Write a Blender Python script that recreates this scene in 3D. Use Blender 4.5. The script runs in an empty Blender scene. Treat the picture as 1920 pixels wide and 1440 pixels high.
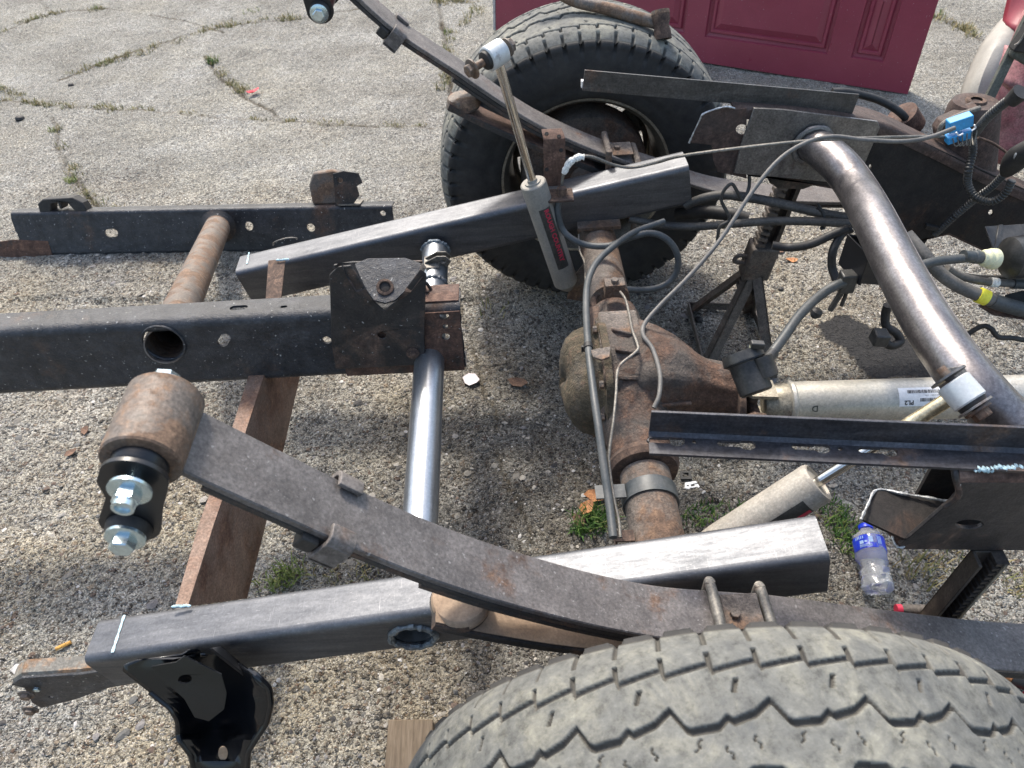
import bpy, math, random
import numpy as np
from mathutils import Vector, Matrix
from mathutils.geometry import tessellate_polygon
random.seed(7); RNG = np.random.default_rng(7)
PI = math.pi; R_ = math.radians
sc = bpy.context.scene
C = sc.collection

# ------------------------------------------------------------------ camera
CP = np.array([-.2095, -.345, 1.4364]); PIT, YAW, ROL, FPX = R_(44.836), R_(-.657), R_(-3.75), 1429.5
def _basis():
    cp, sp, cy, sy = math.cos(PIT), math.sin(PIT), math.cos(YAW), math.sin(YAW)
    f = np.array([sy*cp, cy*cp, -sp]); rt = np.array([cy, -sy, 0.]); up = np.cross(rt, f)
    c, s = math.cos(ROL), math.sin(ROL)
    return c*rt+s*up, -s*rt+c*up, f
CR, CU, CF = _basis()
cam = bpy.data.objects.new('camera', bpy.data.cameras.new('camera')); C.objects.link(cam)
cam.matrix_world = Matrix(((CR[0], CU[0], -CF[0], CP[0]), (CR[1], CU[1], -CF[1], CP[1]), (CR[2], CU[2], -CF[2], CP[2]), (0, 0, 0, 1)))
cam.data.sensor_width = 36; cam.data.lens = 36*FPX/1920; cam.data.clip_end = 2000; cam.data.clip_start = .02
cam.data.dof.use_dof = True; cam.data.dof.focus_distance = 1.35; cam.data.dof.aperture_fstop = 10
sc.camera = cam

# ------------------------------------------------------------------ light
SUN_EL, SUN_AZ = 53, -16           # azimuth measured from +Y (behind the truck) towards +X
sdir = Vector((math.sin(R_(SUN_AZ))*math.cos(R_(SUN_EL)), math.cos(R_(SUN_AZ))*math.cos(R_(SUN_EL)), math.sin(R_(SUN_EL))))
world = bpy.data.worlds.new('World'); sc.world = world; world.use_nodes = True
wn = world.node_tree.nodes; wl = world.node_tree.links
sky = wn.new('ShaderNodeTexSky'); sky.sky_type = 'NISHITA'; sky.sun_disc = False
sky.sun_elevation = R_(SUN_EL); sky.sun_rotation = R_(SUN_AZ); sky.air_density = 1.3; sky.dust_density = 4; sky.ozone_density = 1
bg = wn['Background']; wl.new(sky.outputs[0], bg.inputs[0]); bg.inputs[1].default_value = .15
sun = bpy.data.lights.new('sun', 'SUN'); sun.energy = 2.1; sun.angle = R_(6.5); sun.color = (1, .94, .85)
so = bpy.data.objects.new('sun', sun); C.objects.link(so); so.rotation_euler = sdir.to_track_quat('Z', 'Y').to_euler()
sc.view_settings.view_transform = 'Standard'; sc.view_settings.look = 'None'
sc.view_settings.exposure = 1.03; sc.view_settings.gamma = 1; sc.view_settings.use_curve_mapping = False

# ------------------------------------------------------------------ helpers
def at(px, py, x=None, y=None, z=None):
    """a point of the place: where the sight line of a photo pixel meets a known plane"""
    v = CF*FPX+CR*(px-960)-CU*(py-720)
    if x is not None: t = (x-CP[0])/v[0]
    elif y is not None: t = (y-CP[1])/v[1]
    else: t = (z-CP[2])/v[2]
    return Vector(CP+t*v)
def path(pts, **k):
    out = []
    for p in pts:
        px, py, v = p
        out.append(at(px, py, **{k.get('by', 'y'): v}))
    return out

class MB:
    def __init__(s): s.v = []; s.f = []; s.fm = []; s.m = 0; s.col = None
    def add(s, vs, fs):
        n = len(s.v); s.v += [tuple(v) for v in vs]
        for f in fs: s.f.append(tuple(i+n for i in f)); s.fm.append(s.m)
    def obb(s, o, a, b, c):
        o, a, b, c = map(Vector, (o, a, b, c))
        vs = [o, o+a, o+a+b, o+b, o+c, o+a+c, o+a+b+c, o+b+c]
        fs = [(3, 2, 1, 0), (4, 5, 6, 7), (0, 1, 5, 4), (1, 2, 6, 5), (2, 3, 7, 6), (3, 0, 4, 7)]
        if a.cross(b).dot(c) < 0: fs = [f[::-1] for f in fs]
        s.add(vs, fs); return s
    def box(s, x0, x1, y0, y1, z0, z1): return s.obb((x0, y0, z0), (x1-x0, 0, 0), (0, y1-y0, 0), (0, 0, z1-z0))
    def rings(s, rings, closed=True, capa=True, capb=True):
        n = len(rings[0]); vs = [v for r in rings for v in r]; fs = []
        for i in range(len(rings)-1):
            for j in range(n if closed else n-1):
                k = (j+1) % n
                fs.append((i*n+j, i*n+k, (i+1)*n+k, (i+1)*n+j))
        if closed and capa: fs.append(tuple(range(n))[::-1])
        if closed and capb: fs.append(tuple((len(rings)-1)*n+j for j in range(n)))
        s.add(vs, fs); return s
    def tube(s, pts, r, n=16, cap=True, inner=None):
        pts = [Vector(p) for p in pts]; m = len(pts)
        rs = r if isinstance(r, (list, tuple)) else [r]*m
        def build(rs, rev=False):
            rg = []
            t0 = (pts[1]-pts[0]).normalized(); u = t0.orthogonal().normalized()
            for i, p in enumerate(pts):
                t = ((pts[min(i+1, m-1)]-pts[max(i-1, 0)])).normalized()
                u = (u-t*u.dot(t)).normalized(); w = t.cross(u)
                rg.append([p+(u*math.cos(2*PI*k/n)+w*math.sin(2*PI*k/n))*rs[i] for k in range(n)])
            return rg
        rg = build(rs)
        if inner is None: s.rings(rg, True, cap, cap)
        else:
            ri = build([x-inner for x in rs])
            s.rings([ri[0]]+rg+[ri[-1]], True, False, False); s.rings(ri[::-1], True, False, False)
        return s
    def lathe(s, prof, o, ax, n=32, cap=True, u=None):
        o = Vector(o); ax = Vector(ax).normalized(); u = (Vector(u) if u else ax.orthogonal()).normalized(); w = ax.cross(u)
        s.rings([[o+ax*t+(u*math.cos(2*PI*k/n)+w*math.sin(2*PI*k/n))*r for k in range(n)] for t, r in prof], True, cap, cap)
        return s
    def plate(s, loops, T, th):
        loops = [list(l) for l in loops]
        def area(l): return sum(l[i][0]*l[(i+1) % len(l)][1]-l[(i+1) % len(l)][0]*l[i][1] for i in range(len(l)))
        loops = [l if (area(l) > 0) == (i == 0) else l[::-1] for i, l in enumerate(loops)]
        flat = [p for l in loops for p in l]; N = len(flat)
        tri = tessellate_polygon([[Vector((p[0], p[1], 0)) for p in l] for l in loops])
        vs = [T(p[0], p[1], 0) for p in flat]+[T(p[0], p[1], -th) for p in flat]; fs = []
        for t in tri:
            a, b, c = [flat[i] for i in t]
            if (b[0]-a[0])*(c[1]-a[1])-(b[1]-a[1])*(c[0]-a[0]) < 0: t = t[::-1]
            fs.append(tuple(t)); fs.append(tuple(i+N for i in t)[::-1])
        k = 0
        for l in loops:
            n = len(l)
            for j in range(n):
                a, b = k+j, k+(j+1) % n
                fs.append((b, a, a+N, b+N))
            k += n
        s.add(vs, fs); return s
    def bolt(s, o, ax, r, h, washer=1.45, stud=0, n=6):
        o = Vector(o); ax = Vector(ax).normalized()
        if washer: s.lathe([(0, r*washer), (h*.22, r*washer), (h*.3, r*1.1)], o, ax, 24)
        u = ax.orthogonal()
        s.lathe([(h*.15, r), (h*.9, r), (h, r*.88)], o, ax, n, True, u)
        if stud: s.lathe([(h*.9, r*.5), (h*.9+stud, r*.5), (h*.9+stud+r*.1, r*.4)], o, ax, 16)
        return s

def circ(cx, cy, rx, ry=None, n=20, a=0):
    ry = ry or rx; out = []
    for i in range(n):
        t = 2*PI*i/n; x, y = rx*math.cos(t), ry*math.sin(t)
        out.append((cx+x*math.cos(a)-y*math.sin(a), cy+x*math.sin(a)+y*math.cos(a)))
    return out
def slot(cx, cy, l, w, a=0, n=8):
    out = []
    for sgn in (1, -1):
        for i in range(n+1):
            t = -PI/2+PI*i/n
            x, y = sgn*(l/2-w/2+w/2*math.cos(t)), sgn*(w/2*math.sin(t)); out.append((x, y))
    return [(cx+x*math.cos(a)-y*math.sin(a), cy+x*math.sin(a)+y*math.cos(a)) for x, y in out]
def smooth(pts, k=6):
    pts = [Vector(p) for p in pts]; P = [pts[0]*2-pts[1]]+pts+[pts[-1]*2-pts[-2]]; out = []
    for i in range(1, len(P)-2):
        a, b, c, d = P[i-1:i+3]
        for j in range(k):
            t = j/k; out.append(.5*((2*b)+(c-a)*t+(2*a-5*b+4*c-d)*t*t+(3*b-a-3*c+d)*t**3))
    out.append(pts[-1]); return out
def ragged(a, b, n, amp):
    a, b = Vector(a), Vector(b); return [tuple(a.lerp(b, i/n)+Vector((random.uniform(-amp, amp), random.uniform(-amp, amp)))) for i in range(n)]

ORG = {}
def thing(name, label, cat, loc=(0, 0, 0), group=None):
    o = bpy.data.objects.new(name, None); C.objects.link(o); o.location = loc; o.empty_display_size = .05
    o['label'] = label; o['category'] = cat; ORG[o] = Vector(loc)
    if group: o['group'] = group
    return o
def obj(name, mb, mat, parent=None, sharp=35, bevel=0, label=None):
    vs = mb.v; me = bpy.data.meshes.new(name)
    c = Vector(np.mean(np.array(vs), axis=0)) if len(vs) else Vector()
    me.from_pydata([tuple(Vector(v)-c) for v in vs], [], mb.f)
    mats = mat if isinstance(mat, (list, tuple)) else [mat]
    for m in mats: me.materials.append(m)
    if len(mats) > 1: me.polygons.foreach_set('material_index', mb.fm)
    me.validate(); me.polygons.foreach_set('use_smooth', [True]*len(me.polygons))
    if sharp is not None: me.set_sharp_from_angle(angle=R_(sharp))
    o = bpy.data.objects.new(name, me); C.objects.link(o)
    if parent is not None: o.parent = parent; o.location = c-ORG[parent]
    else: o.location = c
    ORG[o] = c
    if bevel:
        b = o.modifiers.new('bevel', 'BEVEL'); b.width = bevel; b.segments = 2; b.limit_method = 'ANGLE'; b.angle_limit = R_(40)
        b.harden_normals = False
    if label: o['label'] = label
    return o
def tag(o, label, cat, group=None):
    o['label'] = label; o['category'] = cat
    if group: o['group'] = group
    return o
def structure(o): o['kind'] = 'structure'; return o
def stuff(o, label=None, cat=None):
    o['kind'] = 'stuff'
    if label: o['label'] = label
    if cat: o['category'] = cat
    return o
def textmesh(body, size, bold=0):
    cu = bpy.data.curves.new('t', 'FONT'); cu.body = body; cu.size = size; cu.align_x = 'CENTER'; cu.align_y = 'CENTER'; cu.resolution_u = 2; cu.offset = bold
    o = bpy.data.objects.new('t', cu); C.objects.link(o)
    dg = bpy.context.evaluated_depsgraph_get(); me = o.evaluated_get(dg).to_mesh()
    vs = [(v.co.x, v.co.y) for v in me.vertices]; fs = [tuple(p.vertices) for p in me.polygons]
    o.evaluated_get(dg).to_mesh_clear(); bpy.data.objects.remove(o); bpy.data.curves.remove(cu)
    return vs, fs

# ------------------------------------------------------------------ materials
class NT:
    def __init__(s, name):
        s.m = bpy.data.materials.new(name); s.m.use_nodes = True; s.t = s.m.node_tree; s.b = s.t.nodes['Principled BSDF']
        s.tc = s.t.nodes.new('ShaderNodeTexCoord'); s.co = s.tc.outputs['Object']
    def L(s, a, b): s.t.links.new(a, b)
    def node(s, ty, **k):
        n = s.t.nodes.new(ty)
        for a, v in k.items():
            if a.startswith('i_'): n.inputs[a[2:].replace('_', ' ')].default_value = v
            else: setattr(n, a, v)
        return n
    def mapping(s, scale=(1, 1, 1), rot=(0, 0, 0), loc=(0, 0, 0)):
        n = s.node('ShaderNodeMapping'); n.inputs['Scale'].default_value = scale; n.inputs['Rotation'].default_value = rot; n.inputs['Location'].default_value = loc
        s.L(s.co, n.inputs['Vector']); return n.outputs[0]
    def noise(s, scale, detail=6, rough=.6, vec=None, dist=0):
        n = s.node('ShaderNodeTexNoise'); n.inputs['Scale'].default_value = scale; n.inputs['Detail'].default_value = detail
        n.inputs['Roughness'].default_value = rough; n.inputs['Distortion'].default_value = dist
        s.L(vec or s.co, n.inputs['Vector']); return n.outputs['Fac']
    def vor(s, scale, out='Distance', feature='F1', vec=None, rand=1):
        n = s.node('ShaderNodeTexVoronoi', feature=feature); n.inputs['Scale'].default_value = scale; n.inputs['Randomness'].default_value = rand
        s.L(vec or s.co, n.inputs['Vector']); return n.outputs[out]
    def ramp(s, fac, stops, interp='LINEAR'):
        n = s.node('ShaderNodeValToRGB'); e = n.color_ramp; e.interpolation = interp
        while len(e.elements) < len(stops): e.elements.new(.5)
        for el, (p, c) in zip(e.elements, stops):
            el.position = p; el.color = (c, c, c, 1) if isinstance(c, (int, float)) else (*c, 1)
        s.L(fac, n.inputs[0]); return n.outputs[0]
    def mix(s, fac, a, b, mode='MIX'):
        n = s.node('ShaderNodeMix', data_type='RGBA', blend_type=mode)
        for sock, v in ((n.inputs[0], fac), (n.inputs[6], a), (n.inputs[7], b)):
            if isinstance(v, (int, float)): sock.default_value = v if sock == n.inputs[0] else (v, v, v, 1)
            elif isinstance(v, tuple): sock.default_value = (*v, 1)
            else: s.L(v, sock)
        return n.outputs[2]
    def math(s, op, a, b=0, c=None):
        n = s.node('ShaderNodeMath', operation=op)
        for i, v in enumerate((a, b) if c is None else (a, b, c)):
            if isinstance(v, (int, float)): n.inputs[i].default_value = v
            else: s.L(v, n.inputs[i])
        return n.outputs[0]
    def attr(s, name): n = s.node('ShaderNodeAttribute', attribute_name=name); return n.outputs['Fac']
    def set(s, k, v):
        i = s.b.inputs[k]
        if isinstance(v, (int, float)): i.default_value = v
        elif isinstance(v, tuple): i.default_value = (*v, 1)
        else: s.L(v, i)
    def bump(s, h, strength=.3, dist=.002, normal=None):
        n = s.node('ShaderNodeBump'); n.inputs['Strength'].default_value = strength; n.inputs['Distance'].default_value = dist
        s.L(h, n.inputs['Height'])
        if normal is not None: s.L(normal, n.inputs['Normal'])
        return n.outputs[0]

RUST = [(.0, (.035, .024, .019)), (.45, (.078, .05, .037)), (.7, (.125, .08, .056)), (1., (.21, .115, .062))]
def steel(name, c1, c2, metal=.0, rough=.5, rust=0., rscale=9, bscale=220, bstr=.25, bdist=.0015, stretch=(1, 1, 1), rot=(0, 0, 0),
          rustc=RUST, nscale=14, speck=0., speckc=(.6, .6, .57), dust=0., dustc=(.33, .29, .24), scratch=0, grain=.38, grain_s=240):
    n = NT(name); v = n.mapping(stretch, rot)
    a = n.ramp(n.noise(nscale, 8, .65, v), [(.3, 0.), (.7, 1.)]); col = n.mix(a, c1, c2)
    ro = n.math('ADD', n.math('MULTIPLY', n.noise(nscale*3, 6, .6, v), .3), rough-.15)
    if dust:
        dm = n.ramp(n.noise(31, 10, .75), [(.5-dust*.35, 0.), (.5-dust*.35+.3, 1.)]); dm = n.math('MULTIPLY', dm, min(1, dust*1.4)); col = n.mix(dm, col, dustc)
        ro = n.math('MAXIMUM', ro, n.math('MULTIPLY', dm, .9))
    me = metal
    if dust and metal: me = n.math('MULTIPLY', n.math('SUBTRACT', 1, dm), metal)
    if rust > 0:
        rm = n.ramp(n.noise(rscale, 12, .68), [(max(0, .62-rust*.42), 0.), (min(1, .62-rust*.42+.1), 1.)])
        rc = n.ramp(n.noise(55, 9, .75), [(p*.5+.27, c) for p, c in rustc])
        col = n.mix(rm, col, rc); ro = n.math('MAXIMUM', ro, n.math('MULTIPLY', rm, .88))
        me = n.math('MULTIPLY', n.math('SUBTRACT', 1, rm), me)
    gr = n.ramp(n.noise(grain_s, 4, .7), [(.3, 1-grain), (.5, 1.), (.72, 1+grain*1.3)]); col = n.mix(1., col, gr, 'MULTIPLY')
    bl = n.ramp(n.noise(26, 9, .78), [(.3, 1-grain*.9), (.5, 1.), (.7, 1+grain*.9)]); col = n.mix(1., col, bl, 'MULTIPLY')
    if speck:
        sp = n.ramp(n.noise(160, 3, .5), [(.72-speck*.1, 0.), (.76-speck*.1, 1.)]); col = n.mix(n.math('MULTIPLY', sp, .6), col, speckc)
    if scratch:
        sv = n.mapping((1, 40, 40), (0, 0, .4)); sv2 = n.mapping((60, 2, 60), (0, 0, -.5))
        s1 = n.ramp(n.noise(14, 2, .5, sv), [(.68, 0.), (.7, 1.)]); s2 = n.ramp(n.noise(11, 2, .5, sv2), [(.7, 0.), (.715, 1.)])
        sm = n.math('MULTIPLY', n.math('MAXIMUM', s1, s2), scratch); col = n.mix(sm, col, (.75, .75, .76))
    n.set('Base Color', col); n.set('Roughness', ro); n.set('Metallic', me)
    h = n.math('ADD', n.noise(bscale, 6, .7), n.math('MULTIPLY', n.noise(bscale*.2, 5, .6), 1.5))
    n.set('Normal', n.bump(h, bstr, bdist)); return n.m
X9 = (0, 0, 0)
M = {}
M['mill'] = steel('mill_scale_steel', (.095, .10, .11), (.17, .175, .185), .85, .52, .0, bscale=150, bstr=.12, stretch=(1.2, 14, 14), nscale=4, scratch=.12, dust=.04, dustc=(.2, .2, .19), grain=0.14)
M['millgrey'] = steel('bare_plate_steel', (.14, .135, .13), (.24, .23, .22), .7, .42, .1, bscale=120, bstr=.12, nscale=6, dust=.25, dustc=(.2, .18, .15))
M['tube'] = steel('bent_tube_steel', (.11, .102, .106), (.28, .262, .258), .85, .38, 0, bscale=90, bstr=.1, stretch=(6, 1, 6), nscale=7, rustc=[(0, (.2, .12, .08)), (.5, (.28, .18, .12)), (.8, (.3, .2, .14)), (1, (.34, .2, .13))], grain=0.28)
M['galv'] = steel('bright_steel_tube', (.33, .36, .38), (.48, .5, .52), .9, .34, 0, bscale=60, bstr=.08, stretch=(14, 1, 14), nscale=6, dust=.05, grain=0.12)
M['black'] = steel('old_black_paint', (.010, .012, .016), (.022, .025, .032), 0, .40, .08, 5, 420, .75, .002, speck=.35, dust=.24, dustc=(.125, .128, .132))
M['blackrust'] = steel('rusty_black_paint', (.012, .012, .014), (.032, .028, .026), 0, .5, .3, 9, 300, .6, .0018, speck=.3, dust=.2, dustc=(.085, .072, .06))
M['gloss'] = steel('new_gloss_black', (.004, .005, .007), (.007, .008, .01), 0, .2, 0, bscale=40, bstr=.05, nscale=3, grain=.1)
M['satin'] = steel('satin_black_paint', (.008, .009, .011), (.014, .015, .017), 0, .34, 0, bscale=60, bstr=.06, nscale=3, grain=.1)
M['zinc'] = steel('blue_zinc', (.45, .58, .63), (.62, .72, .75), .9, .26, 0, bscale=60, bstr=.05, nscale=8, grain=.1)
M['stub'] = steel('stub_paint', (.12, .115, .1), (.2, .185, .155), 0, .6, .35, 18, 220, .4, rustc=[(0, (.1, .06, .035)), (.6, (.22, .13, .07)), (1, (.3, .2, .12))])
M['blackmix'] = steel('half_rusted_paint', (.016, .015, .016), (.04, .034, .03), 0, .55, .62, 12, 300, .6, .0018, speck=.2, dust=.2, dustc=(.12, .1, .08), rustc=[(0, (.05, .03, .022)), (.5, (.11, .06, .042)), (.8, (.17, .095, .06)), (1, (.24, .13, .08))])
M['rust'] = steel('rust', (.1, .066, .048), (.16, .11, .08), 0, .85, .75, 6, 260, .5, .0018)
M['rustred'] = steel('rust_red', (.085, .05, .038), (.14, .09, .07), 0, .8, .6, 9, 220, .5, .0018, rustc=[(0, (.05, .028, .022)), (.5, (.1, .058, .043)), (.8, (.16, .1, .073)), (1, (.22, .135, .09))], dust=.2, dustc=(.2, .17, .14))
M['channel'] = steel('channel_rust', (.2, .13, .092), (.3, .2, .145), 0, .8, .42, 7, 220, .5, .0018, rustc=[(0, (.08, .045, .032)), (.5, (.17, .095, .062)), (.8, (.27, .16, .1)), (1, (.34, .2, .13))], dust=.25, dustc=(.26, .21, .17))
M['rusteye'] = steel('rusty_spring_eye', (.11, .095, .085), (.19, .155, .125), .2, .6, .42, 14, 120, .4, .002, rustc=[(0, (.07, .045, .03)), (.5, (.14, .09, .06)), (.8, (.22, .145, .095)), (1, (.28, .18, .11))], dust=.3, dustc=(.22, .19, .16))
M['rustaxle'] = steel('rusty_axle', (.085, .072, .062), (.15, .12, .1), .1, .75, .35, 7, 170, .8, .004, rustc=[(0, (.06, .04, .03)), (.5, (.12, .075, .05)), (.8, (.19, .12, .075)), (1, (.3, .14, .06))], dust=.5, dustc=(.19, .165, .14))
M['cast'] = steel('cast_housing', (.05, .043, .038), (.1, .08, .066), .1, .75, .45, 8, 130, .9, .005, rustc=[(0, (.05, .03, .02)), (.5, (.1, .06, .042)), (.8, (.15, .085, .055)), (1, (.2, .11, .05))], dust=.35, dustc=(.15, .13, .11))
M['cover'] = steel('mossy_cover', (.05, .043, .034), (.1, .084, .06), 0, .75, .6, 9, 110, 1., .006, rustc=[(0, (.045, .036, .022)), (.5, (.085, .068, .042)), (.8, (.125, .08, .052)), (1, (.17, .1, .06))], dust=.25, dustc=(.12, .105, .08), nscale=22)
M['leaf'] = steel('spring_leaf_steel', (.085, .077, .074), (.135, .122, .115), .15, .55, .12, 12, 240, .45, .0012, speck=.55, speckc=(.32, .31, .3), dust=.3, dustc=(.17, .16, .155))
M['leaffar'] = steel('spring_leaf_brown', (.09, .082, .078), (.14, .125, .115), .15, .6, .1, 12, 240, .45, .0012, dust=.35, dustc=(.19, .17, .155))
M['leafedge'] = steel('spring_edge_dark', (.02, .019, .019), (.045, .04, .036), 0, .7, .25, 12, 240, .4)
M['clay'] = steel('dusty_pad', (.3, .21, .14), (.38, .28, .2), 0, .85, 0, bscale=300, bstr=.25, nscale=20, grain=0.2)
M['rubber'] = steel('black_rubber', (.012, .012, .012), (.022, .021, .02), 0, .6, 0, bscale=200, bstr=.15, dust=.2, dustc=(.06, .056, .05), grain=0.25)
M['hose'] = steel('dusty_grey_hose', (.07, .07, .066), (.12, .116, .108), 0, .6, 0, bscale=200, bstr=.15, dust=.4, dustc=(.2, .185, .165), grain=0.2)
M['bluehose'] = steel('bluegrey_hose', (.036, .044, .048), (.06, .068, .07), 0, .5, 0, bscale=200, bstr=.1, dust=.25, dustc=(.16, .15, .135), grain=0.2)
M['cable'] = steel('dusty_dark_cable', (.03, .03, .03), (.05, .048, .045), 0, .6, 0, bscale=200, bstr=.2, dust=.4, dustc=(.1, .09, .075))
M['line'] = steel('steel_line', (.12, .115, .105), (.2, .19, .165), .5, .55, .1, 20, 200, .2, dust=.3)
M['chrome'] = steel('shock_rod', (.6, .58, .52), (.72, .7, .66), 1, .17, 0, bscale=30, bstr=.03, nscale=6, grain=.1)
M['brass'] = steel('passivated_rod', (.5, .42, .26), (.66, .58, .4), .8, .3, 0, bscale=30, bstr=.05, nscale=6)
M['shock'] = steel('shock_body_grey', (.2, .19, .165), (.26, .245, .215), 0, .55, 0, bscale=200, bstr=.15, dust=.35, dustc=(.27, .24, .2), grain=0.15)
M['shocknear'] = steel('shock_body_dirty', (.3, .28, .24), (.38, .36, .31), .1, .5, 0, bscale=300, bstr=.3, dust=.4, dustc=(.25, .21, .17), speck=.2, speckc=(.12, .1, .08), grain=0.25)
M['whiteeye'] = steel('white_sleeve', (.5, .53, .54), (.6, .63, .63), .2, .4, .06, 14, 60, .1, dust=.2, grain=0.1)
M['alu'] = steel('driveshaft_aluminium', (.42, .4, .34), (.52, .5, .45), .55, .42, 0, bscale=350, bstr=.35, bdist=.0008, speck=.2, speckc=(.25, .22, .18), nscale=5, dust=.22, dustc=(.36, .33, .26), grain=0.2)
M['aluyoke'] = steel('yoke_cast', (.22, .2, .15), (.32, .29, .22), .4, .5, .1, bscale=120, bstr=.3, dust=.3)
M['angle'] = steel('angle_iron', (.034, .034, .04), (.078, .078, .086), .45, .38, .1, 10, 200, .15, stretch=(2, 20, 20), nscale=4, dust=.12, dustc=(.12, .11, .1))
M['anglefar'] = steel('angle_iron_far', (.05, .048, .045), (.09, .088, .085), .4, .45, .1, 10, 200, .15, stretch=(2, 20, 20), nscale=4, dust=.25, dustc=(.12, .11, .1))
M['frame'] = steel('truck_frame_brown', (.045, .032, .028), (.08, .054, .044), 0, .7, .5, 8, 260, .6, .002, rustc=[(0, (.035, .024, .02)), (.5, (.07, .045, .036)), (.8, (.11, .07, .054)), (1, (.16, .1, .07))], dust=.2, dustc=(.15, .12, .1))
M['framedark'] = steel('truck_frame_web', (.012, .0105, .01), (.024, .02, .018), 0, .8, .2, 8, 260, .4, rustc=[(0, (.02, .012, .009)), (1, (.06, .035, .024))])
M['nearrail'] = steel('near_frame_stub', (.018, .018, .021), (.04, .037, .037), .2, .42, .16, 6, 300, .4, stretch=(1, 4, 4), nscale=6, dust=.15, dustc=(.12, .1, .08))
M['cut'] = steel('torch_cut_edge', (.35, .36, .36), (.62, .64, .65), .7, .4, .1, bscale=500, bstr=.6, nscale=90)
M['weld'] = steel('weld_bead', (.1, .12, .14), (.3, .34, .36), .7, .4, .1, bscale=500, bstr=.8, bdist=.002, nscale=80)
M['slagblue'] = steel('blue_chalk', (.38, .55, .6), (.5, .66, .7), 0, .8, 0, bscale=500, bstr=.6, nscale=90)
M['jack'] = steel('jack_stand_steel', (.065, .055, .048), (.11, .094, .08), .1, .7, .15, 9, 200, .4, dust=.5, dustc=(.16, .137, .115))
M['jackdark'] = steel('jack_stand_dark', (.025, .021, .019), (.05, .04, .033), .1, .6, .2, 9, 200, .4, dust=.3, dustc=(.12, .1, .075))
M['plastic'] = steel('black_plastic', (.02, .021, .021), (.035, .036, .035), 0, .42, 0, bscale=150, bstr=.1, dust=.35, dustc=(.09, .085, .075), grain=0.25)
M['cream'] = steel('cream_plastic', (.56, .56, .36), (.66, .66, .46), 0, .45, 0, bscale=60, bstr=.05, grain=.1)
M['yellow'] = steel('yellow_tape', (.75, .68, .03), (.8, .74, .08), 0, .6, 0, bscale=60, bstr=.1, grain=.1)
M['whitetape'] = steel('white_tape', (.6, .61, .58), (.72, .73, .7), 0, .6, 0, bscale=160, bstr=.5)
M['paper'] = steel('paper', (.6, .54, .54), (.68, .62, .61), 0, .8, 0, bscale=40, bstr=.3, grain=.1)
M['white'] = steel('white_print', (.72, .73, .73), (.78, .79, .79), 0, .6, 0, bscale=40, bstr=.02, grain=.1)
M['ink'] = steel('black_print', (.02, .02, .02), (.03, .03, .03), 0, .6, 0, bscale=40, bstr=.02, grain=.1)
M['redink'] = steel('red_print', (.42, .02, .05), (.5, .03, .07), 0, .5, 0, bscale=40, bstr=.02, grain=.1)
M['bluecon'] = steel('blue_connector', (.03, .25, .55), (.04, .32, .65), 0, .4, 0, bscale=40, bstr=.02, grain=.1)
M['red'] = steel('red_scrap', (.55, .02, .04), (.62, .03, .05), 0, .5, 0, bscale=40, bstr=.1)
M['filter'] = steel('cigarette_filter', (.6, .3, .06), (.68, .38, .1), 0, .8, 0, bscale=200, bstr=.2)
M['door'] = steel('maroon_door_paint', (.24, .038, .062), (.28, .05, .078), 0, .33, 0, bscale=30, bstr=.03, nscale=3, speck=.08, dust=.05, dustc=(.2, .12, .12), grain=.07)
M['doorwhite'] = steel('door_edge', (.35, .33, .32), (.42, .4, .39), 0, .6, 0)
M['cab'] = steel('faded_maroon_body', (.22, .07, .085), (.3, .11, .12), 0, .6, .1, 5, 100, .2, dust=.45, dustc=(.34, .2, .19))
M['cabred'] = steel('red_body_paint', (.2, .02, .035), (.24, .03, .045), 0, .45, 0, bscale=10, bstr=.03, nscale=2, grain=.1)
M['beige'] = steel('beige_fender', (.27, .255, .225), (.33, .315, .28), 0, .55, .03, 4, 60, .1, nscale=3, dust=.2, dustc=(.42, .38, .32), grain=.1)
M['trim'] = steel('dark_trim', (.05, .055, .045), (.08, .085, .07), 0, .6, 0, bscale=100, bstr=.2, dust=.3, dustc=(.14, .14, .12))
M['labelblue'] = steel('blue_label', (.01, .035, .5), (.012, .045, .58), 0, .35, 0, bscale=20, bstr=.05, grain=.1)
M['labelprint'] = steel('pale_print', (.3, .45, .75), (.4, .55, .8), 0, .5, 0, grain=.1)
M['concrete'] = None

def wood():
    n = NT('weathered_wood'); v = n.mapping((60, 4, 20)); a = n.noise(3, 8, .7, v, .6)
    n.set('Base Color', n.ramp(a, [(.3, (.075, .055, .038)), (.5, (.15, .115, .08)), (.7, (.22, .175, .13))])); n.set('Roughness', .9)
    n.set('Normal', n.bump(a, .6, .003)); return n.m
M['wood'] = wood()

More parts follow.
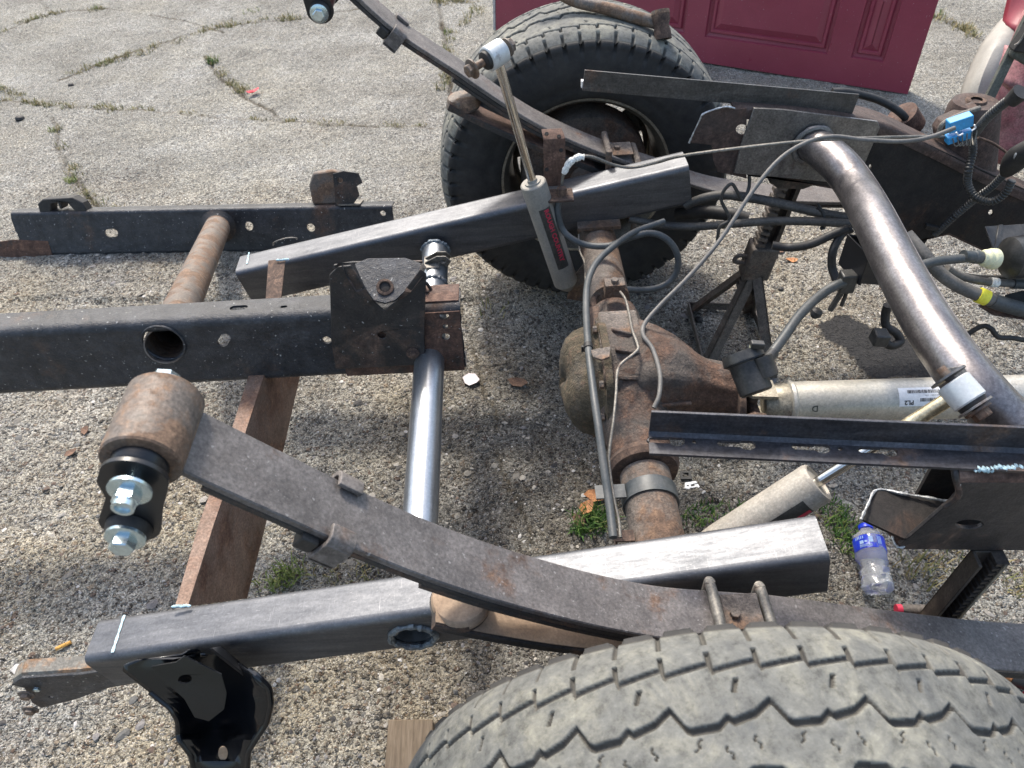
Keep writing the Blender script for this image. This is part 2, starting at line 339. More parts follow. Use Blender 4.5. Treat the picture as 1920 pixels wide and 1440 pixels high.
def tyre_mat():
    n = NT('dusty_tyre_rubber'); tr = n.attr('tread')
    a = n.ramp(n.noise(11, 9, .75, None, .6), [(.32, (.085, .089, .087)), (.5, (.135, .136, .122)), (.64, (.215, .21, .17))])
    b = n.ramp(n.noise(70, 8, .75), [(.33, .45), (.48, .95), (.6, 1.15), (.72, 1.6)]); top = n.mix(1., a, b, 'MULTIPLY')
    blot = n.ramp(n.noise(16, 9, .7, None, .8), [(.55, 0.), (.68, .55)]); top = n.mix(blot, top, (.07, .073, .073))
    side = n.ramp(n.noise(24, 8, .7), [(.35, (.018, .018, .018)), (.7, (.045, .043, .04))])
    gr = n.ramp(n.noise(60, 6, .7), [(.35, (.05, .048, .043)), (.7, (.1, .095, .08))])
    c = n.mix(n.ramp(tr, [(.0, 0.), (.45, 1.)]), side, gr); c = n.mix(n.ramp(tr, [(.6, 0.), (.9, 1.)]), c, top)
    n.set('Base Color', c); n.set('Roughness', .82)
    h = n.math('ADD', n.noise(300, 5, .7), n.math('MULTIPLY', n.noise(60, 5, .7), 1.2)); n.set('Normal', n.bump(h, .35, .0015)); return n.m
M['tyre'] = tyre_mat()

def ground_mat():
    n = NT('weathered_aggregate_concrete')
    g = n.node('ShaderNodeNewGeometry'); n.co = g.outputs['Position']
    coarse = n.attr('coarse'); crack = n.attr('crack'); dark_patch = n.attr('dark_patch'); dark = n.attr('axle_shade')
    wob = n.node('ShaderNodeVectorMath', operation='ADD')
    nz = n.node('ShaderNodeTexNoise'); nz.inputs['Scale'].default_value = 60; n.L(n.co, nz.inputs['Vector'])
    sc_ = n.node('ShaderNodeVectorMath', operation='SCALE'); sc_.inputs['Scale'].default_value = .012; n.L(nz.outputs['Color'], sc_.inputs[0])
    n.L(n.co, wob.inputs[0]); n.L(sc_.outputs[0], wob.inputs[1]); wv = wob.outputs[0]
    # cement matrix
    m1 = n.ramp(n.noise(3.1, 9, .7), [(.3, (.245, .236, .203)), (.5, (.335, .327, .29)), (.7, (.445, .44, .408))])
    fine = n.ramp(n.noise(210, 5, .75), [(.34, .14), (.46, .72), (.56, 1.15), (.7, 2.1)])
    base = n.mix(1., m1, fine, 'MULTIPLY')
    # small stones
    def stones(scale, lo, hi, cut, vec):
        cellv = n.node('ShaderNodeTexVoronoi', feature='F1'); cellv.inputs['Scale'].default_value = scale; n.L(vec, cellv.inputs['Vector'])
        sep = n.node('ShaderNodeSeparateColor'); n.L(cellv.outputs['Color'], sep.inputs[0])
        col = n.ramp(sep.outputs[0], [(0, (.085, .082, .078)), (.12, (.14, .138, .132)), (.3, (.2, .185, .16)), (.45, (.25, .238, .215)), (.6, (.16, .118, .095)), (.66, (.31, .3, .27)), (.82, (.26, .22, .175)), (.93, (.4, .39, .36)), (1, (.5, .49, .46))], 'CONSTANT')
        msk = n.math('MULTIPLY', n.ramp(cellv.outputs['Distance'], [(lo, 1.), (hi, 0.)]), n.ramp(sep.outputs[1], [(cut, 0.), (cut+.02, 1.)]))
        return col, msk, cellv.outputs['Distance']
    c1, k1, d1 = stones(210, .3, .5, .3, wv); c2, k2, d2 = stones(110, .34, .5, .35, wv); c3, k3, d3 = stones(52, .3, .45, .66, wv)
    s1 = n.ramp(coarse, [(0, .55), (1, .9)])
    col = n.mix(n.math('MULTIPLY', k1, s1), base, c1)
    col = n.mix(n.math('MULTIPLY', k2, n.ramp(coarse, [(0, .35), (.6, .95)])), col, c2)
    col = n.mix(n.math('MULTIPLY', k3, n.ramp(coarse, [(.2, 0.), (.8, .9)])), col, c3)
    gap = n.ramp(n.noise(95, 5, .7), [(.38, 1.), (.48, 0.)]); col = n.mix(n.math('MULTIPLY', gap, n.ramp(coarse, [(0, .5), (.7, .92)])), col, (.045, .038, .03))
    col = n.mix(n.math('MULTIPLY', n.ramp(n.noise(2.3, 6, .6), [(.4, 0.), (.62, .8)]), coarse), col, n.mix(1., col, (1.12, 1., .82), 'MULTIPLY'))
    big = n.ramp(n.noise(1.2, 8, .72), [(.34, (.72, .7, .68)), (.5, (1, 1, 1)), (.68, (1.2, 1.17, 1.1))]); col = n.mix(1., col, big, 'MULTIPLY')
    blot = n.ramp(n.noise(6, 10, .75), [(.56, 0.), (.72, .6)]); col = n.mix(blot, col, (.13, .125, .115))
    brown = n.ramp(n.noise(4.4, 10, .75, n.mapping((1, 1, 1), X9, (7, 3, 0))), [(.58, 0.), (.72, .5)]); col = n.mix(n.math('MULTIPLY', brown, coarse), col, (.14, .085, .055))
    spk = n.ramp(n.noise(330, 2, .5, n.mapping((1, 1, 1), X9, (3, 9, 0))), [(.62, 0.), (.68, .85)]); col = n.mix(spk, col, (.68, .66, .62))
    dm = n.math('MULTIPLY', dark, n.ramp(n.noise(9, 9, .7), [(.25, .25), (.6, 1.)])); col = n.mix(dm, col, n.mix(1., col, (.5, .49, .49), 'MULTIPLY'))  # shade under the axle, painted by halving the ground colour
    crk = n.ramp(n.noise(120, 4, .7), [(.4, (.03, .028, .022)), (.65, (.15, .12, .08))]); col = n.mix(crack, col, crk)
    tc = n.ramp(n.noise(150, 6, .7), [(.3, (.018, .018, .019)), (.6, (.04, .039, .039)), (.8, (.065, .064, .062))])  # colour of the dark ground patch
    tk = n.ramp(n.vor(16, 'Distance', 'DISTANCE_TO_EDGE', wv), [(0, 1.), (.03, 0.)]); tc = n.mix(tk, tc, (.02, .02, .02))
    col = n.mix(dark_patch, col, tc)
    n.set('Base Color', col); n.set('Roughness', .93); n.set('Specular IOR Level', .25)
    h = n.math('ADD', n.math('MULTIPLY', n.noise(170, 6, .7), .6), n.math('MULTIPLY', n.noise(35, 6, .7), 1.6))
    hs = n.math('ADD', n.math('MULTIPLY', k1, .35), n.math('ADD', n.math('MULTIPLY', k2, .7), n.math('MULTIPLY', n.math('MULTIPLY', k3, 1.), coarse)))
    h = n.math('ADD', h, hs); h = n.math('MULTIPLY', h, n.math('SUBTRACT', 1, n.math('MULTIPLY', dark_patch, .7)))
    n.set('Normal', n.bump(h, 1., .008)); return n.m
M['ground'] = ground_mat()

def stone_mat():
    n = NT('loose_gravel'); g = n.node('ShaderNodeNewGeometry'); r = g.outputs['Random Per Island']
    c = n.ramp(r, [(0, (.055, .052, .05)), (.15, (.12, .118, .112)), (.3, (.19, .175, .15)), (.42, (.26, .24, .205)), (.52, (.13, .095, .075)), (.6, (.3, .28, .25)), (.74, (.2, .19, .185)), (.85, (.38, .35, .3)), (.95, (.5, .48, .45))], 'CONSTANT')
    v = n.ramp(n.noise(160, 6, .7), [(.3, .6), (.7, 1.2)]); n.set('Base Color', n.mix(1., c, v, 'MULTIPLY')); n.set('Roughness', .9)
    n.set('Normal', n.bump(n.noise(400, 4, .7), .4, .001)); return n.m
M['gravel'] = stone_mat()
def blade_mat(name, stops):
    n = NT(name); g = n.node('ShaderNodeNewGeometry'); n.set('Base Color', n.ramp(g.outputs['Random Per Island'], stops)); n.set('Roughness', .7)
    n.set('Subsurface Weight', 0.); return n.m
M['dry'] = blade_mat('dry_grass', [(0, (.25, .18, .08)), (.35, (.34, .28, .13)), (.6, (.2, .19, .07)), (.85, (.13, .16, .05)), (1, (.4, .34, .2))])
M['green'] = blade_mat('green_grass', [(0, (.03, .085, .015)), (.5, (.06, .14, .02)), (.85, (.13, .2, .04)), (1, (.22, .2, .07))])
M['lime'] = blade_mat('lime_grass', [(0, (.1, .15, .03)), (.5, (.2, .26, .06)), (1, (.34, .32, .12))])
M['deadleaf'] = steel('dead_leaf', (.32, .12, .04), (.5, .24, .1), 0, .7, 0, bscale=90, bstr=.5, nscale=30)
M['brownleaf'] = steel('brown_leaf', (.1, .055, .035), (.17, .1, .065), 0, .8, 0, bscale=90, bstr=.5, nscale=30)

def pet():
    n = NT('clear_bottle_plastic'); n.set('Base Color', (.95, .97, .98)); n.set('Roughness', .1); n.set('IOR', 1.45)
    n.set('Transmission Weight', .8); n.set('Normal', n.bump(n.noise(40, 4, .6), .5, .004)); return n.m
M['pet'] = pet()

# ------------------------------------------------------------------ ground
def vnoise(x, y, sc_, seed):
    r = np.random.default_rng(seed); T = r.random((256, 256)); u, v = x*sc_, y*sc_
    i, j = np.floor(u).astype(int), np.floor(v).astype(int); a, b = u-i, v-j; a = a*a*(3-2*a); b = b*b*(3-2*b)
    t = lambda p, q: T[p % 256, q % 256]
    return (t(i, j)*(1-a)+t(i+1, j)*a)*(1-b)+(t(i, j+1)*(1-a)+t(i+1, j+1)*a)*b-.5
def axis(lo, hi, step, far, mid):
    (l2, h2), st2 = mid; a = list(np.arange(l2, lo, st2))+list(np.arange(lo, hi, step))+list(np.arange(hi, h2, st2)); s = st2; lo = l2; step = st2
    while a[-1] < far: s *= 1.25; a.append(a[-1]+s)
    s = step; b = []
    x = lo
    while x > -far: s *= 1.25; x -= s; b.append(x)
    return np.array(b[::-1]+a)
gp = lambda px, py: at(px, py, z=0).to_2d()
CRACKS = [([(0, 190), (130, 205), (290, 212), (440, 225), (560, 232), (640, 240), (830, 243), (900, 250)], .016, .006),
          ([(0, 62), (60, 38), (110, 22), (200, 15), (330, 35), (420, 60)], .012, .005),
          ([(75, 0), (100, 25)], .012, .005),
          ([(110, 150), (200, 115), (290, 85), (360, 62), (440, 45), (560, 35), (700, 10)], .02, .004),
          ([(385, 105), (410, 140), (450, 175), (500, 205), (540, 232)], .018, .005),
          ([(100, 225), (115, 290), (140, 345), (185, 390), (230, 420)], .02, .005),
          ([(820, 0), (835, 80), (845, 160), (870, 240)], .025, .007),
          ([(1745, 25), (1800, 50), (1840, 75)], .02, .004),
          ([(860, 560), (900, 700), (930, 800), (950, 900), (1000, 1020)], .012, .002)]
PATCH_OUTLINE = [(1530, 612), (1560, 597), (1590, 592), (1625, 603), (1650, 620), (1690, 628), (1730, 670), (1742, 705), (1640, 712), (1612, 690), (1580, 655), (1545, 637)]  # outline of the darker, smoother ground patch
def polydist(X, Y, pts):
    d = np.full(X.shape, 1e9)
    for a, b in zip(pts[:-1], pts[1:]):
        ab = b-a; t = np.clip(((X-a[0])*ab[0]+(Y-a[1])*ab[1])/max(ab.length_squared, 1e-9), 0, 1)
        d = np.minimum(d, np.hypot(X-a[0]-t*ab[0], Y-a[1]-t*ab[1]))
    return d
def inpoly(X, Y, pts):
    r = np.zeros(X.shape, bool); n = len(pts)
    for i in range(n):
        a, b = pts[i], pts[(i+1) % n]
        c = ((a[1] > Y) != (b[1] > Y)) & (X < (b[0]-a[0])*(Y-a[1])/((b[1]-a[1]) or 1e-9)+a[0]); r ^= c
    return r
def gfields(X, Y):
    near = np.exp(-np.maximum(0, np.hypot(X, Y-1)-3)/2)
    wx = X+.02*vnoise(X, Y, 14, 5)+.01*vnoise(X, Y, 40, 6); wy = Y+.02*vnoise(X, Y, 14, 7)+.01*vnoise(X, Y, 40, 8)
    h = .012*vnoise(X, Y, 1.4, 1)+.0035*vnoise(X, Y, 7, 2)+.004*vnoise(X, Y, 23, 3)+.006*vnoise(X, Y, 58, 4)+np.clip(1.3-Y*.6, 0, 1)*(.006*vnoise(X, Y, 33, 41)+.003*vnoise(X, Y, 75, 42))
    rough = np.clip((vnoise(X, Y, 1.3, 31)+.1)*3, 0, 1); h += rough*.007*vnoise(X, Y, 38, 33); slab = inpoly(wx, wy, [gp(*p) for p in ((-400, 200), (0, 190), (290, 212), (560, 232), (830, 243), (900, 250), (900, 560), (-400, 560))]); h += slab*.009
    crack = np.zeros(X.shape)
    for pts, w, dep in CRACKS:
        d = polydist(wx, wy, [gp(*p) for p in pts]); k = np.clip(1.25-d/(w*.5), 0, 1); h -= dep*k*(.6+.8*(vnoise(X, Y, 25, 9)+.5)); crack = np.maximum(crack, np.clip(1.5-d/(w*.45), 0, 1)*np.clip(.75+1.2*vnoise(X, Y, 12, 11), 0, 1))
    dark_patch = inpoly(wx, wy, [gp(*p) for p in PATCH_OUTLINE]).astype(float); h = np.where(dark_patch > 0, h*.4+.002, h)
    coarse = np.clip(1.25-(Y-.9)*.75+.9*vnoise(X, Y, 3, 21), .05, 1)
    axle_shade = np.clip(1-np.hypot((X+.12)/.72, (Y-.72)/.78), 0, 1)*2.2+.5*vnoise(X, Y, 4, 22); axle_shade = np.clip(axle_shade, 0, 1)*np.clip((X+.75)*4, 0, 1)  # blotchy painted shade on the ground around axle and differential
    return h*near, crack, dark_patch, coarse, axle_shade
def gh(x, y): return float(gfields(np.array([[x]]), np.array([[y]]))[0][0, 0])
def build_ground():
    xs = axis(-2.2, 1.6, .0085, 400, ((-3.6, 2.8), .015)); ys = axis(.02, 2.2, .0085, 400, ((.02, 5.), .014))
    X, Y = np.meshgrid(xs, ys); h, crack, dark_patch, coarse, axle_shade = gfields(X, Y)
    nx, ny = len(xs), len(ys); co = np.stack([X, Y, h], -1).reshape(-1, 3).astype(np.float32)
    i = np.arange(nx*ny).reshape(ny, nx); q = np.stack([i[:-1, :-1], i[:-1, 1:], i[1:, 1:], i[1:, :-1]], -1).reshape(-1, 4)
    me = bpy.data.meshes.new('ground'); me.vertices.add(len(co)); me.vertices.foreach_set('co', co.ravel())
    me.loops.add(q.size); me.loops.foreach_set('vertex_index', q.ravel().astype(np.int32))
    me.polygons.add(len(q)); me.polygons.foreach_set('loop_start', np.arange(0, q.size, 4, dtype=np.int32))
    me.update(calc_edges=True); me.polygons.foreach_set('use_smooth', np.ones(len(q), bool))
    for nm, a in (('crack', crack), ('dark_patch', dark_patch), ('coarse', coarse), ('axle_shade', axle_shade)):
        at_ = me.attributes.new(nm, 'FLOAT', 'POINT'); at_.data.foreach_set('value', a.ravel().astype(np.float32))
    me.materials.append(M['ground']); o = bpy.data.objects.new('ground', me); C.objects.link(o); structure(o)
build_ground()

def rocks(n, xr, yr, smin, smax, flat=.55):
    X = RNG.uniform(*xr, n); Y = RNG.uniform(*yr, n); h = gfields(X[None], Y[None]); H = h[0][0]; keep = (h[2][0] < .5) & (RNG.random(n) < h[3][0]+.15)
    X, Y, H = X[keep], Y[keep], H[keep]; n = len(X)
    base = np.array([[1, 0, 0], [.5, .87, 0], [-.5, .87, 0], [-1, 0, 0], [-.5, -.87, 0], [.5, -.87, 0], [.15, .1, 1], [-.2, -.1, -1]])
    fs = np.array([[0, 1, 6], [1, 2, 6], [2, 3, 6], [3, 4, 6], [4, 5, 6], [5, 0, 6], [1, 0, 7], [2, 1, 7], [3, 2, 7], [4, 3, 7], [5, 4, 7], [0, 5, 7]])
    S = smin+(smax-smin)*RNG.random(n)**3
    V = base[None]*(1+RNG.uniform(-.35, .35, (n, 8, 3))); V[:, :, 0] *= RNG.uniform(.7, 1.5, n)[:, None]; V[:, :, 2] *= RNG.uniform(.25, flat, n)[:, None]
    V[:, 6, :2] += RNG.uniform(-.4, .4, (n, 2)); a = RNG.uniform(0, 2*PI, n); ca, sa = np.cos(a)[:, None], np.sin(a)[:, None]
    tx = RNG.uniform(-.3, .3, n)[:, None]; z = V[:, :, 2]+V[:, :, 0]*tx
    W = np.stack([V[:, :, 0]*ca-V[:, :, 1]*sa, V[:, :, 0]*sa+V[:, :, 1]*ca, z], -1)*S[:, None, None]*.5
    W += np.stack([X, Y, H+S*.04], -1)[:, None, :]
    F = fs[None]+(np.arange(n)*8)[:, None, None]
    me = bpy.data.meshes.new('gravel'); me.from_pydata(W.reshape(-1, 3).tolist(), [], F.reshape(-1, 3).tolist()); me.materials.append(M['gravel'])
    return me
o = bpy.data.objects.new('gravel', rocks(30000, (-1.7, 1.3), (.1, 2.1), .0025, .009)); C.objects.link(o)
stuff(o, 'loose gravel and stone chips scattered over the broken concrete', 'gravel')
o = bpy.data.objects.new('stone_chips', rocks(900, (-1.6, 1.2), (.12, 1.9), .009, .022, .3)); C.objects.link(o)
stuff(o, 'larger flat stone flakes bedded in the concrete surface', 'stones')

def tuft(mb, x, y, n, r, hgt, lean=.8, w=.0016):
    for _ in range(n):
        a = random.uniform(0, 2*PI); d = r*math.sqrt(random.random()); bx, by = x+d*math.cos(a), y+d*math.sin(a); bz = gh(bx, by)-.002 if n < 0 else -.004+GH0
        a2 = random.uniform(0, 2*PI); L = hgt*random.uniform(.4, 1.2); ln = random.uniform(.15, lean); dx, dy = math.cos(a2), math.sin(a2); px, py = -dy*w*random.uniform(.6, 1.3), dx*w
        p = [(0, 0), (.45*ln, .6), (ln, .85)]
        vs = []
        for k, (f, zz) in enumerate(p):
            ww = (1, .8, .1)[k]; vs += [(bx+dx*L*f-px*ww, by+dy*L*f-py*ww, bz+L*zz*(1.1-ln*.6)), (bx+dx*L*f+px*ww, by+dy*L*f+py*ww, bz+L*zz*(1.1-ln*.6))]
        mb.add(vs, [(0, 1, 3, 2), (2, 3, 5, 4)])
GH0 = 0
def tufts(name, specs, mat, label):
    global GH0
    mb = MB()
    for px, py, n, r, h in specs:
        g = gp(px, py); GH0 = gh(g[0], g[1]); tuft(mb, g[0], g[1], n, r, h)
    o = obj(name, mb, M[mat], None, None); stuff(o, label, 'grass'); return o
dry = []
def along(pts, n, r, h, k):
    for i in range(n):
        j = random.randrange(len(pts)-1); t = random.random(); a, b = pts[j], pts[j+1]
        dry.append((a[0]+(b[0]-a[0])*t+random.uniform(-6, 6), a[1]+(b[1]-a[1])*t+random.uniform(-4, 4), k, r*random.uniform(.5, 1.3), h*random.uniform(.5, 1.3)))
along([(0, 190), (120, 202), (290, 212)], 26, .03, .03, 26); along([(330, 210), (640, 238), (820, 240)], 22, .03, .022, 18)
along([(120, 140), (210, 115), (290, 90)], 22, .035, .03, 26); along([(300, 85), (400, 52), (470, 42), (570, 32)], 26, .035, .035, 26)
along([(395, 110), (420, 145), (455, 175)], 18, .03, .03, 24); along([(800, 0), (900, 10), (840, 80), (830, 170)], 36, .04, .04, 26)
along([(110, 240), (140, 330), (180, 385), (230, 405)], 18, .03, .028, 24); along([(0, 60), (60, 38), (110, 25), (190, 15)], 18, .03, .03, 24)
along([(1745, 25), (1795, 45), (1840, 75)], 16, .04, .04, 24); along([(0, 165), (40, 180)], 8, .03, .03, 26); along([(1480, 480), (1500, 490)], 2, .02, .02, 6)
dry += [(930, 580, 14, .05, .05), (910, 600, 10, .04, .04), (880, 190, 12, .05, .05), (1760, 1050, 55, .05, .045), (1800, 1030, 45, .04, .04), (1735, 1075, 35, .04, .04), (1700, 1060, 25, .04, .04), (600, 1075, 40, .05, .03), (660, 1070, 40, .05, .028), (690, 1072, 25, .03, .03), (1890, 1080, 40, .04, .03), (1905, 1100, 25, .03, .03)]
tufts('dry_grass', dry, 'dry', 'dry straw coloured grass growing along the concrete cracks')
tufts('green_grass', [(1110, 985, 110, .035, .06), (1085, 990, 50, .03, .05), (1130, 970, 50, .03, .055), (1575, 985, 120, .04, .045), (1590, 1020, 90, .035, .04), (1560, 960, 70, .035, .035), (1330, 970, 60, .04, .03), (1300, 975, 50, .03, .03), (400, 118, 60, .03, .045), (1750, 28, 30, .04, .05), (1370, 960, 30, .03, .03)], 'green', 'green grass tufts under the near frame tube and bottle')
tufts('lime_grass', [(530, 1085, 90, .03, .04), (545, 1070, 50, .03, .045), (505, 1095, 40, .03, .035), (200, 38, 0, .02, .02), (70, 35, 30, .03, .03), (195, 120, 25, .04, .03), (470, 20, 30, .05, .03), (135, 345, 40, .02, .035), (100, 250, 30, .02, .03), (180, 15, 30, .03, .03), (840, 60, 30, .03, .03)], 'lime', 'yellow green grass clump beside the rusty channel')

# ------------------------------------------------------------------ tyres and wheels
RT, HW = .387, .128
def tyre_mesh(NTh=2000, NS=205, w1=.0040, gap=.0030, dz=.0065, lug=.0015):
    th = np.arange(NTh)/NTh*2*PI
    # profile: s in metres across tread, then sidewalls
    ps = [(-.128+.256*i/(NS-1)) for i in range(NS)]
    prof = []
    for s in ps:
        e = max(0, abs(s)-.085)/.043; prof.append((s, RT-.003*(s/.085)**2-.017*e**2.2, 1))
    sw = [(.131, .362), (.1335, .35), (.133, .347), (.137, .34), (.1405, .32), (.142, .3), (.141, .28), (.136, .262), (.134, .258), (.134, .25), (.13, .236), (.124, .226), (.116, .2205)]
    prof = [(-s, r, 0) for s, r in sw[::-1]]+prof+[(s, r, 0) for s, r in sw]
    P = np.array([p[:2] for p in prof]); isT = np.array([p[2] for p in prof], bool)
    S, T = P[:, 0][None, :], th[:, None]; Rr = np.repeat(P[:, 1][None, :], NTh, 0)
    NP = 28; ph = (T*NP/(2*PI)) % 1.
    A = np.abs(S); A2 = np.abs(S-.011); side = np.where(S > .011, 0., .5); p2 = (ph+side) % 1.
    xk, yk = [0, .17, .40, .45, .55, .82, .87, 1.], [.0165, .0065, .001, .005, -.002, -.0035, -.001, .0165]
    zz = np.interp(p2, xk, yk)*1.02+.021
    g1 = np.clip((w1/2+.0022-np.abs(A2-zz))/.003, 0, 1)
    p3 = (p2*2) % 1.; st = np.interp(p3, [0, .06, .94, 1.], [.078, .0865, .080, .078]); g2 = np.clip((.0034-np.abs(A-st))/.0026, 0, 1)
    # lateral slots through the shoulder
    arc = .0433
    dx = np.abs(((p3+.03) % 1.)-.06)*arc; g3 = np.clip((gap-dx)/.0018, 0, 1)*((A > st-.0) & ((A < .0985) | (A > .107)))
    dx2 = np.abs(((p3+.53) % 1.)-.53)*arc
    g4 = np.clip((.0026-np.abs(((p3-.5+(A-.06)*9) % 1.)-.5+.35)*arc)/.001, 0, 1)*((A > .058) & (A < .071)) * ((p2 % 1.) < .6)
    # sipes in the middle rib
    sip = np.zeros_like(Rr)
    for c0, s0, sl in ((.22, .015, .5), (.5, .009, 1.1), (.78, .017, -.6)):
        d = np.abs((ph-c0)*.1013-(S-s0)*sl*(.6 if abs(sl) > 1 else 1)*1.-.0015*np.sin((S-s0)*900)); sip = np.maximum(sip, ((d < .0012) & (np.abs(S-s0) < .0055))*1.)
    depth = np.maximum.reduce([g1*dz, g2*dz*.7, g3*dz*.85, g4*.005, sip*.003])
    depth = depth*isT[None, :]
    dent = np.zeros_like(Rr)
    # side lugs and lettering-like ribs on the shoulder
    for k in range(P.shape[0]):
        if not isT[k] and P[k, 1] > .335: Rr[:, k] += np.where((p3[:, k] > .2) & (p3[:, k] < .85), .002, -.002)
    Rr = Rr-depth
    lat = np.repeat(S, NTh, 0)
    for k in range(P.shape[0]):
        if not isT[k] and P[k, 1] > .345: lat[:, k] += np.sign(P[k, 0])*np.where((p3[:, k] > .15) & (p3[:, k] < .9), lug, -lug*2)
    co = np.stack([Rr*np.cos(T), lat, Rr*np.sin(T)], -1).reshape(-1, 3).astype(np.float32)
    n = P.shape[0]; i = np.arange(NTh*n).reshape(NTh, n); j = np.roll(i, -1, 0)
    q = np.stack([i[:, :-1], i[:, 1:], j[:, 1:], j[:, :-1]], -1).reshape(-1, 4)
    me = bpy.data.meshes.new('tyre'); me.vertices.add(len(co)); me.vertices.foreach_set('co', co.ravel())
    me.loops.add(q.size); me.loops.foreach_set('vertex_index', q.ravel().astype(np.int32)); me.polygons.add(len(q)); me.polygons.foreach_set('loop_start', np.arange(0, q.size, 4, dtype=np.int32))
    me.update(calc_edges=True); me.polygons.foreach_set('use_smooth', np.ones(len(q), bool))
    tr = np.where(isT[None, :], np.where(depth > .002, .45, 1.), 0.)*np.ones_like(Rr)
    edge = np.clip((.1285-np.abs(lat))/.004, 0, 1); tr = np.where(isT[None, :], np.maximum(tr*edge, .0), 0)
    a = me.attributes.new('tread', 'FLOAT', 'POINT'); a.data.foreach_set('value', tr.ravel().astype(np.float32))
    me.materials.append(M['tyre']); return me
TY = tyre_mesh(); TY2 = tyre_mesh(1300, 110, .0085, .0055, .011, .003)
M['rim'] = steel('dirty_rim', (.1, .095, .08), (.17, .155, .125), .5, .45, .2, 9, 90, .3, dust=.3, dustc=(.1, .085, .06))
M['rimlip'] = steel('rim_lip', (.28, .25, .19), (.4, .37, .3), .6, .4, .1, 9, 90, .2, dust=.2)
def wheel(label, y, flip):
    t = thing('wheel', label, 'wheel', (0, y, .385), 'wheels on the rear axle')
    o = bpy.data.objects.new('tyre', TY if flip < 0 else TY2); C.objects.link(o); o.parent = t; o.rotation_euler = (0, .4 if flip > 0 else 1.1, 0)
    c = Vector((0, y, .385))
    lip = MB().lathe([(-.113, .219), (-.116, .228), (-.12, .23), (-.121, .226), (-.118, .217)], c, (0, flip, 0), 72, False)
    obj('rim_lip', lip, M['rimlip'], t)
    b = MB().lathe([(-.117, .218), (-.1, .205), (-.08, .2), (-.02, .19), (.03, .19), (.05, .2), (.1, .206), (.117, .218)], c, (0, flip, 0), 72, False)
    obj('rim_barrel', b, M['rim'], t)
    # dished disc with hand holes
    d = MB(); n = 96; prof = [(.045, .19), (.03, .175), (.035, .16), (.04, .145), (.03, .125), (.012, .1), (.008, .07)]
    vs = []; fs = []
    for k in range(n):
        a = 2*PI*k/n
        for tt, r in prof: vs.append(c+Vector((r*math.cos(a), flip*tt, r*math.sin(a))))
    m = len(prof)
    for k in range(n):
        hole = (k % 12) < 5
        for j in range(m-1):
            if hole and j in (1, 2): continue
            k2 = (k+1) % n; fs.append((k*m+j, k*m+j+1, k2*m+j+1, k2*m+j))
    d.add(vs, fs); do = obj('rim_disc', d, M['rim'], t); s = do.modifiers.new('s', 'SOLIDIFY'); s.thickness = .005
    h = MB().lathe([(-.1, .165), (-.09, .17), (-.02, .17), (-.01, .15), (0, .09), (.01, .075), (.03, .07), (.035, .05)], c, (0, flip, 0), 48)
    obj('brake_drum', h, M['cast'], t)
    return t
# flip = direction pointing outwards (away from the axle middle)
wheel('large dusty wheel in the foreground, tread filling the lower right', -.128, -1)
wheel('far wheel with dark inner sidewall standing in front of the maroon door', 1.58, 1)

# ------------------------------------------------------------------ rear axle
ax = thing('rear_axle', 'rusty rear axle with bulging differential running between the two wheels', 'axle', (0, .7, .385))
a0 = Vector((0, .02, .385)); cd = Vector((-.0, .70, .385))
mb = MB().tube([(0, .0, .385), (0, .2, .385), (0, .47, .385)], .0435, 40); obj('axle_tube', mb, M['rustaxle'], ax)
mb = MB().tube([(0, .95, .385), (0, 1.2, .385), (0, 1.46, .385)], .0435, 40); obj('axle_tube', mb, M['rustaxle'], ax)
mb = MB().lathe([(0, .044), (.0, .058), (.012, .063), (.022, .06), (.03, .052)], (0, .475, .385), (0, 1, 0), 48); obj('tube_collar', mb, M['rust'], ax)
mb = MB().lathe([(0, .05), (.02, .054), (.06, .058), (.09, .066), (.115, .08), (.14, .095)], (0, .50, .385), (0, 1, 0), 48)
obj('housing_neck', mb, M['cast'], ax)
mb = MB().lathe([(0, .05), (.02, .054), (.06, .058), (.09, .064), (.115, .08), (.13, .095)], (0, .90, .385), (0, -1, 0), 48)
obj('housing_neck', mb, M['cast'], ax)
# carrier: lofted along +X with uneven cast surface
def carrier():
    mb = MB(); rg = []; n = 64
    secs = [(-.055, .112, .112), (-.03, .114, .114), (-.02, .108, .11), (.0, .106, .107), (.03, .102, .104), (.06, .094, .098), (.09, .082, .087), (.11, .068, .074), (.13, .056, .06), (.145, .05, .053), (.16, .048, .05), (.185, .047, .047), (.19, .054, .054), (.198, .054, .054), (.2, .035, .035)]
    for x, ry, rz in secs:
        r = []
        for k in range(n):
            a = 2*PI*k/n; d = 1+.03*math.sin(3*a+x*20)+.02*math.sin(7*a-x*55)+.012*math.sin(13*a+x*130)
            if abs((a % (PI/2))-PI/4) < .12 and x < .2: d += .07
            yy = cd.y-.3*x; r.append((x+cd.x, yy+ry*d*math.cos(a), cd.z+.02*(x > 0)+rz*d*math.sin(a)))
        rg.append(r)
    mb.rings(rg); return mb
obj('differential_housing', carrier(), M['cast'], ax, 50)
mb = MB(); rg = []
for x, r in [(-.04, .121), (-.053, .121), (-.0535, .108), (-.06, .105), (-.075, .103), (-.092, .097), (-.108, .084), (-.118, .062), (-.122, .035), (-.123, .01)]:
    ring = []
    for k in range(96):
        a = 2*PI*k/96; fl_ = r > .115; d = (1+.022*math.cos(12*a+PI)) if fl_ else 1+.05*math.cos(2*a+.5)+.022*math.cos(5*a)+.012*math.sin(9*a+x*80)
        ring.append((x+(0 if fl_ else .006*math.cos(3*a)), cd.y+(0 if fl_ else .012)+r*1.06*d*math.cos(a), cd.z+r*d*math.sin(a)))
    rg.append(ring)
mb.rings(rg); obj('differential_cover', mb, M['cover'], ax, 28)
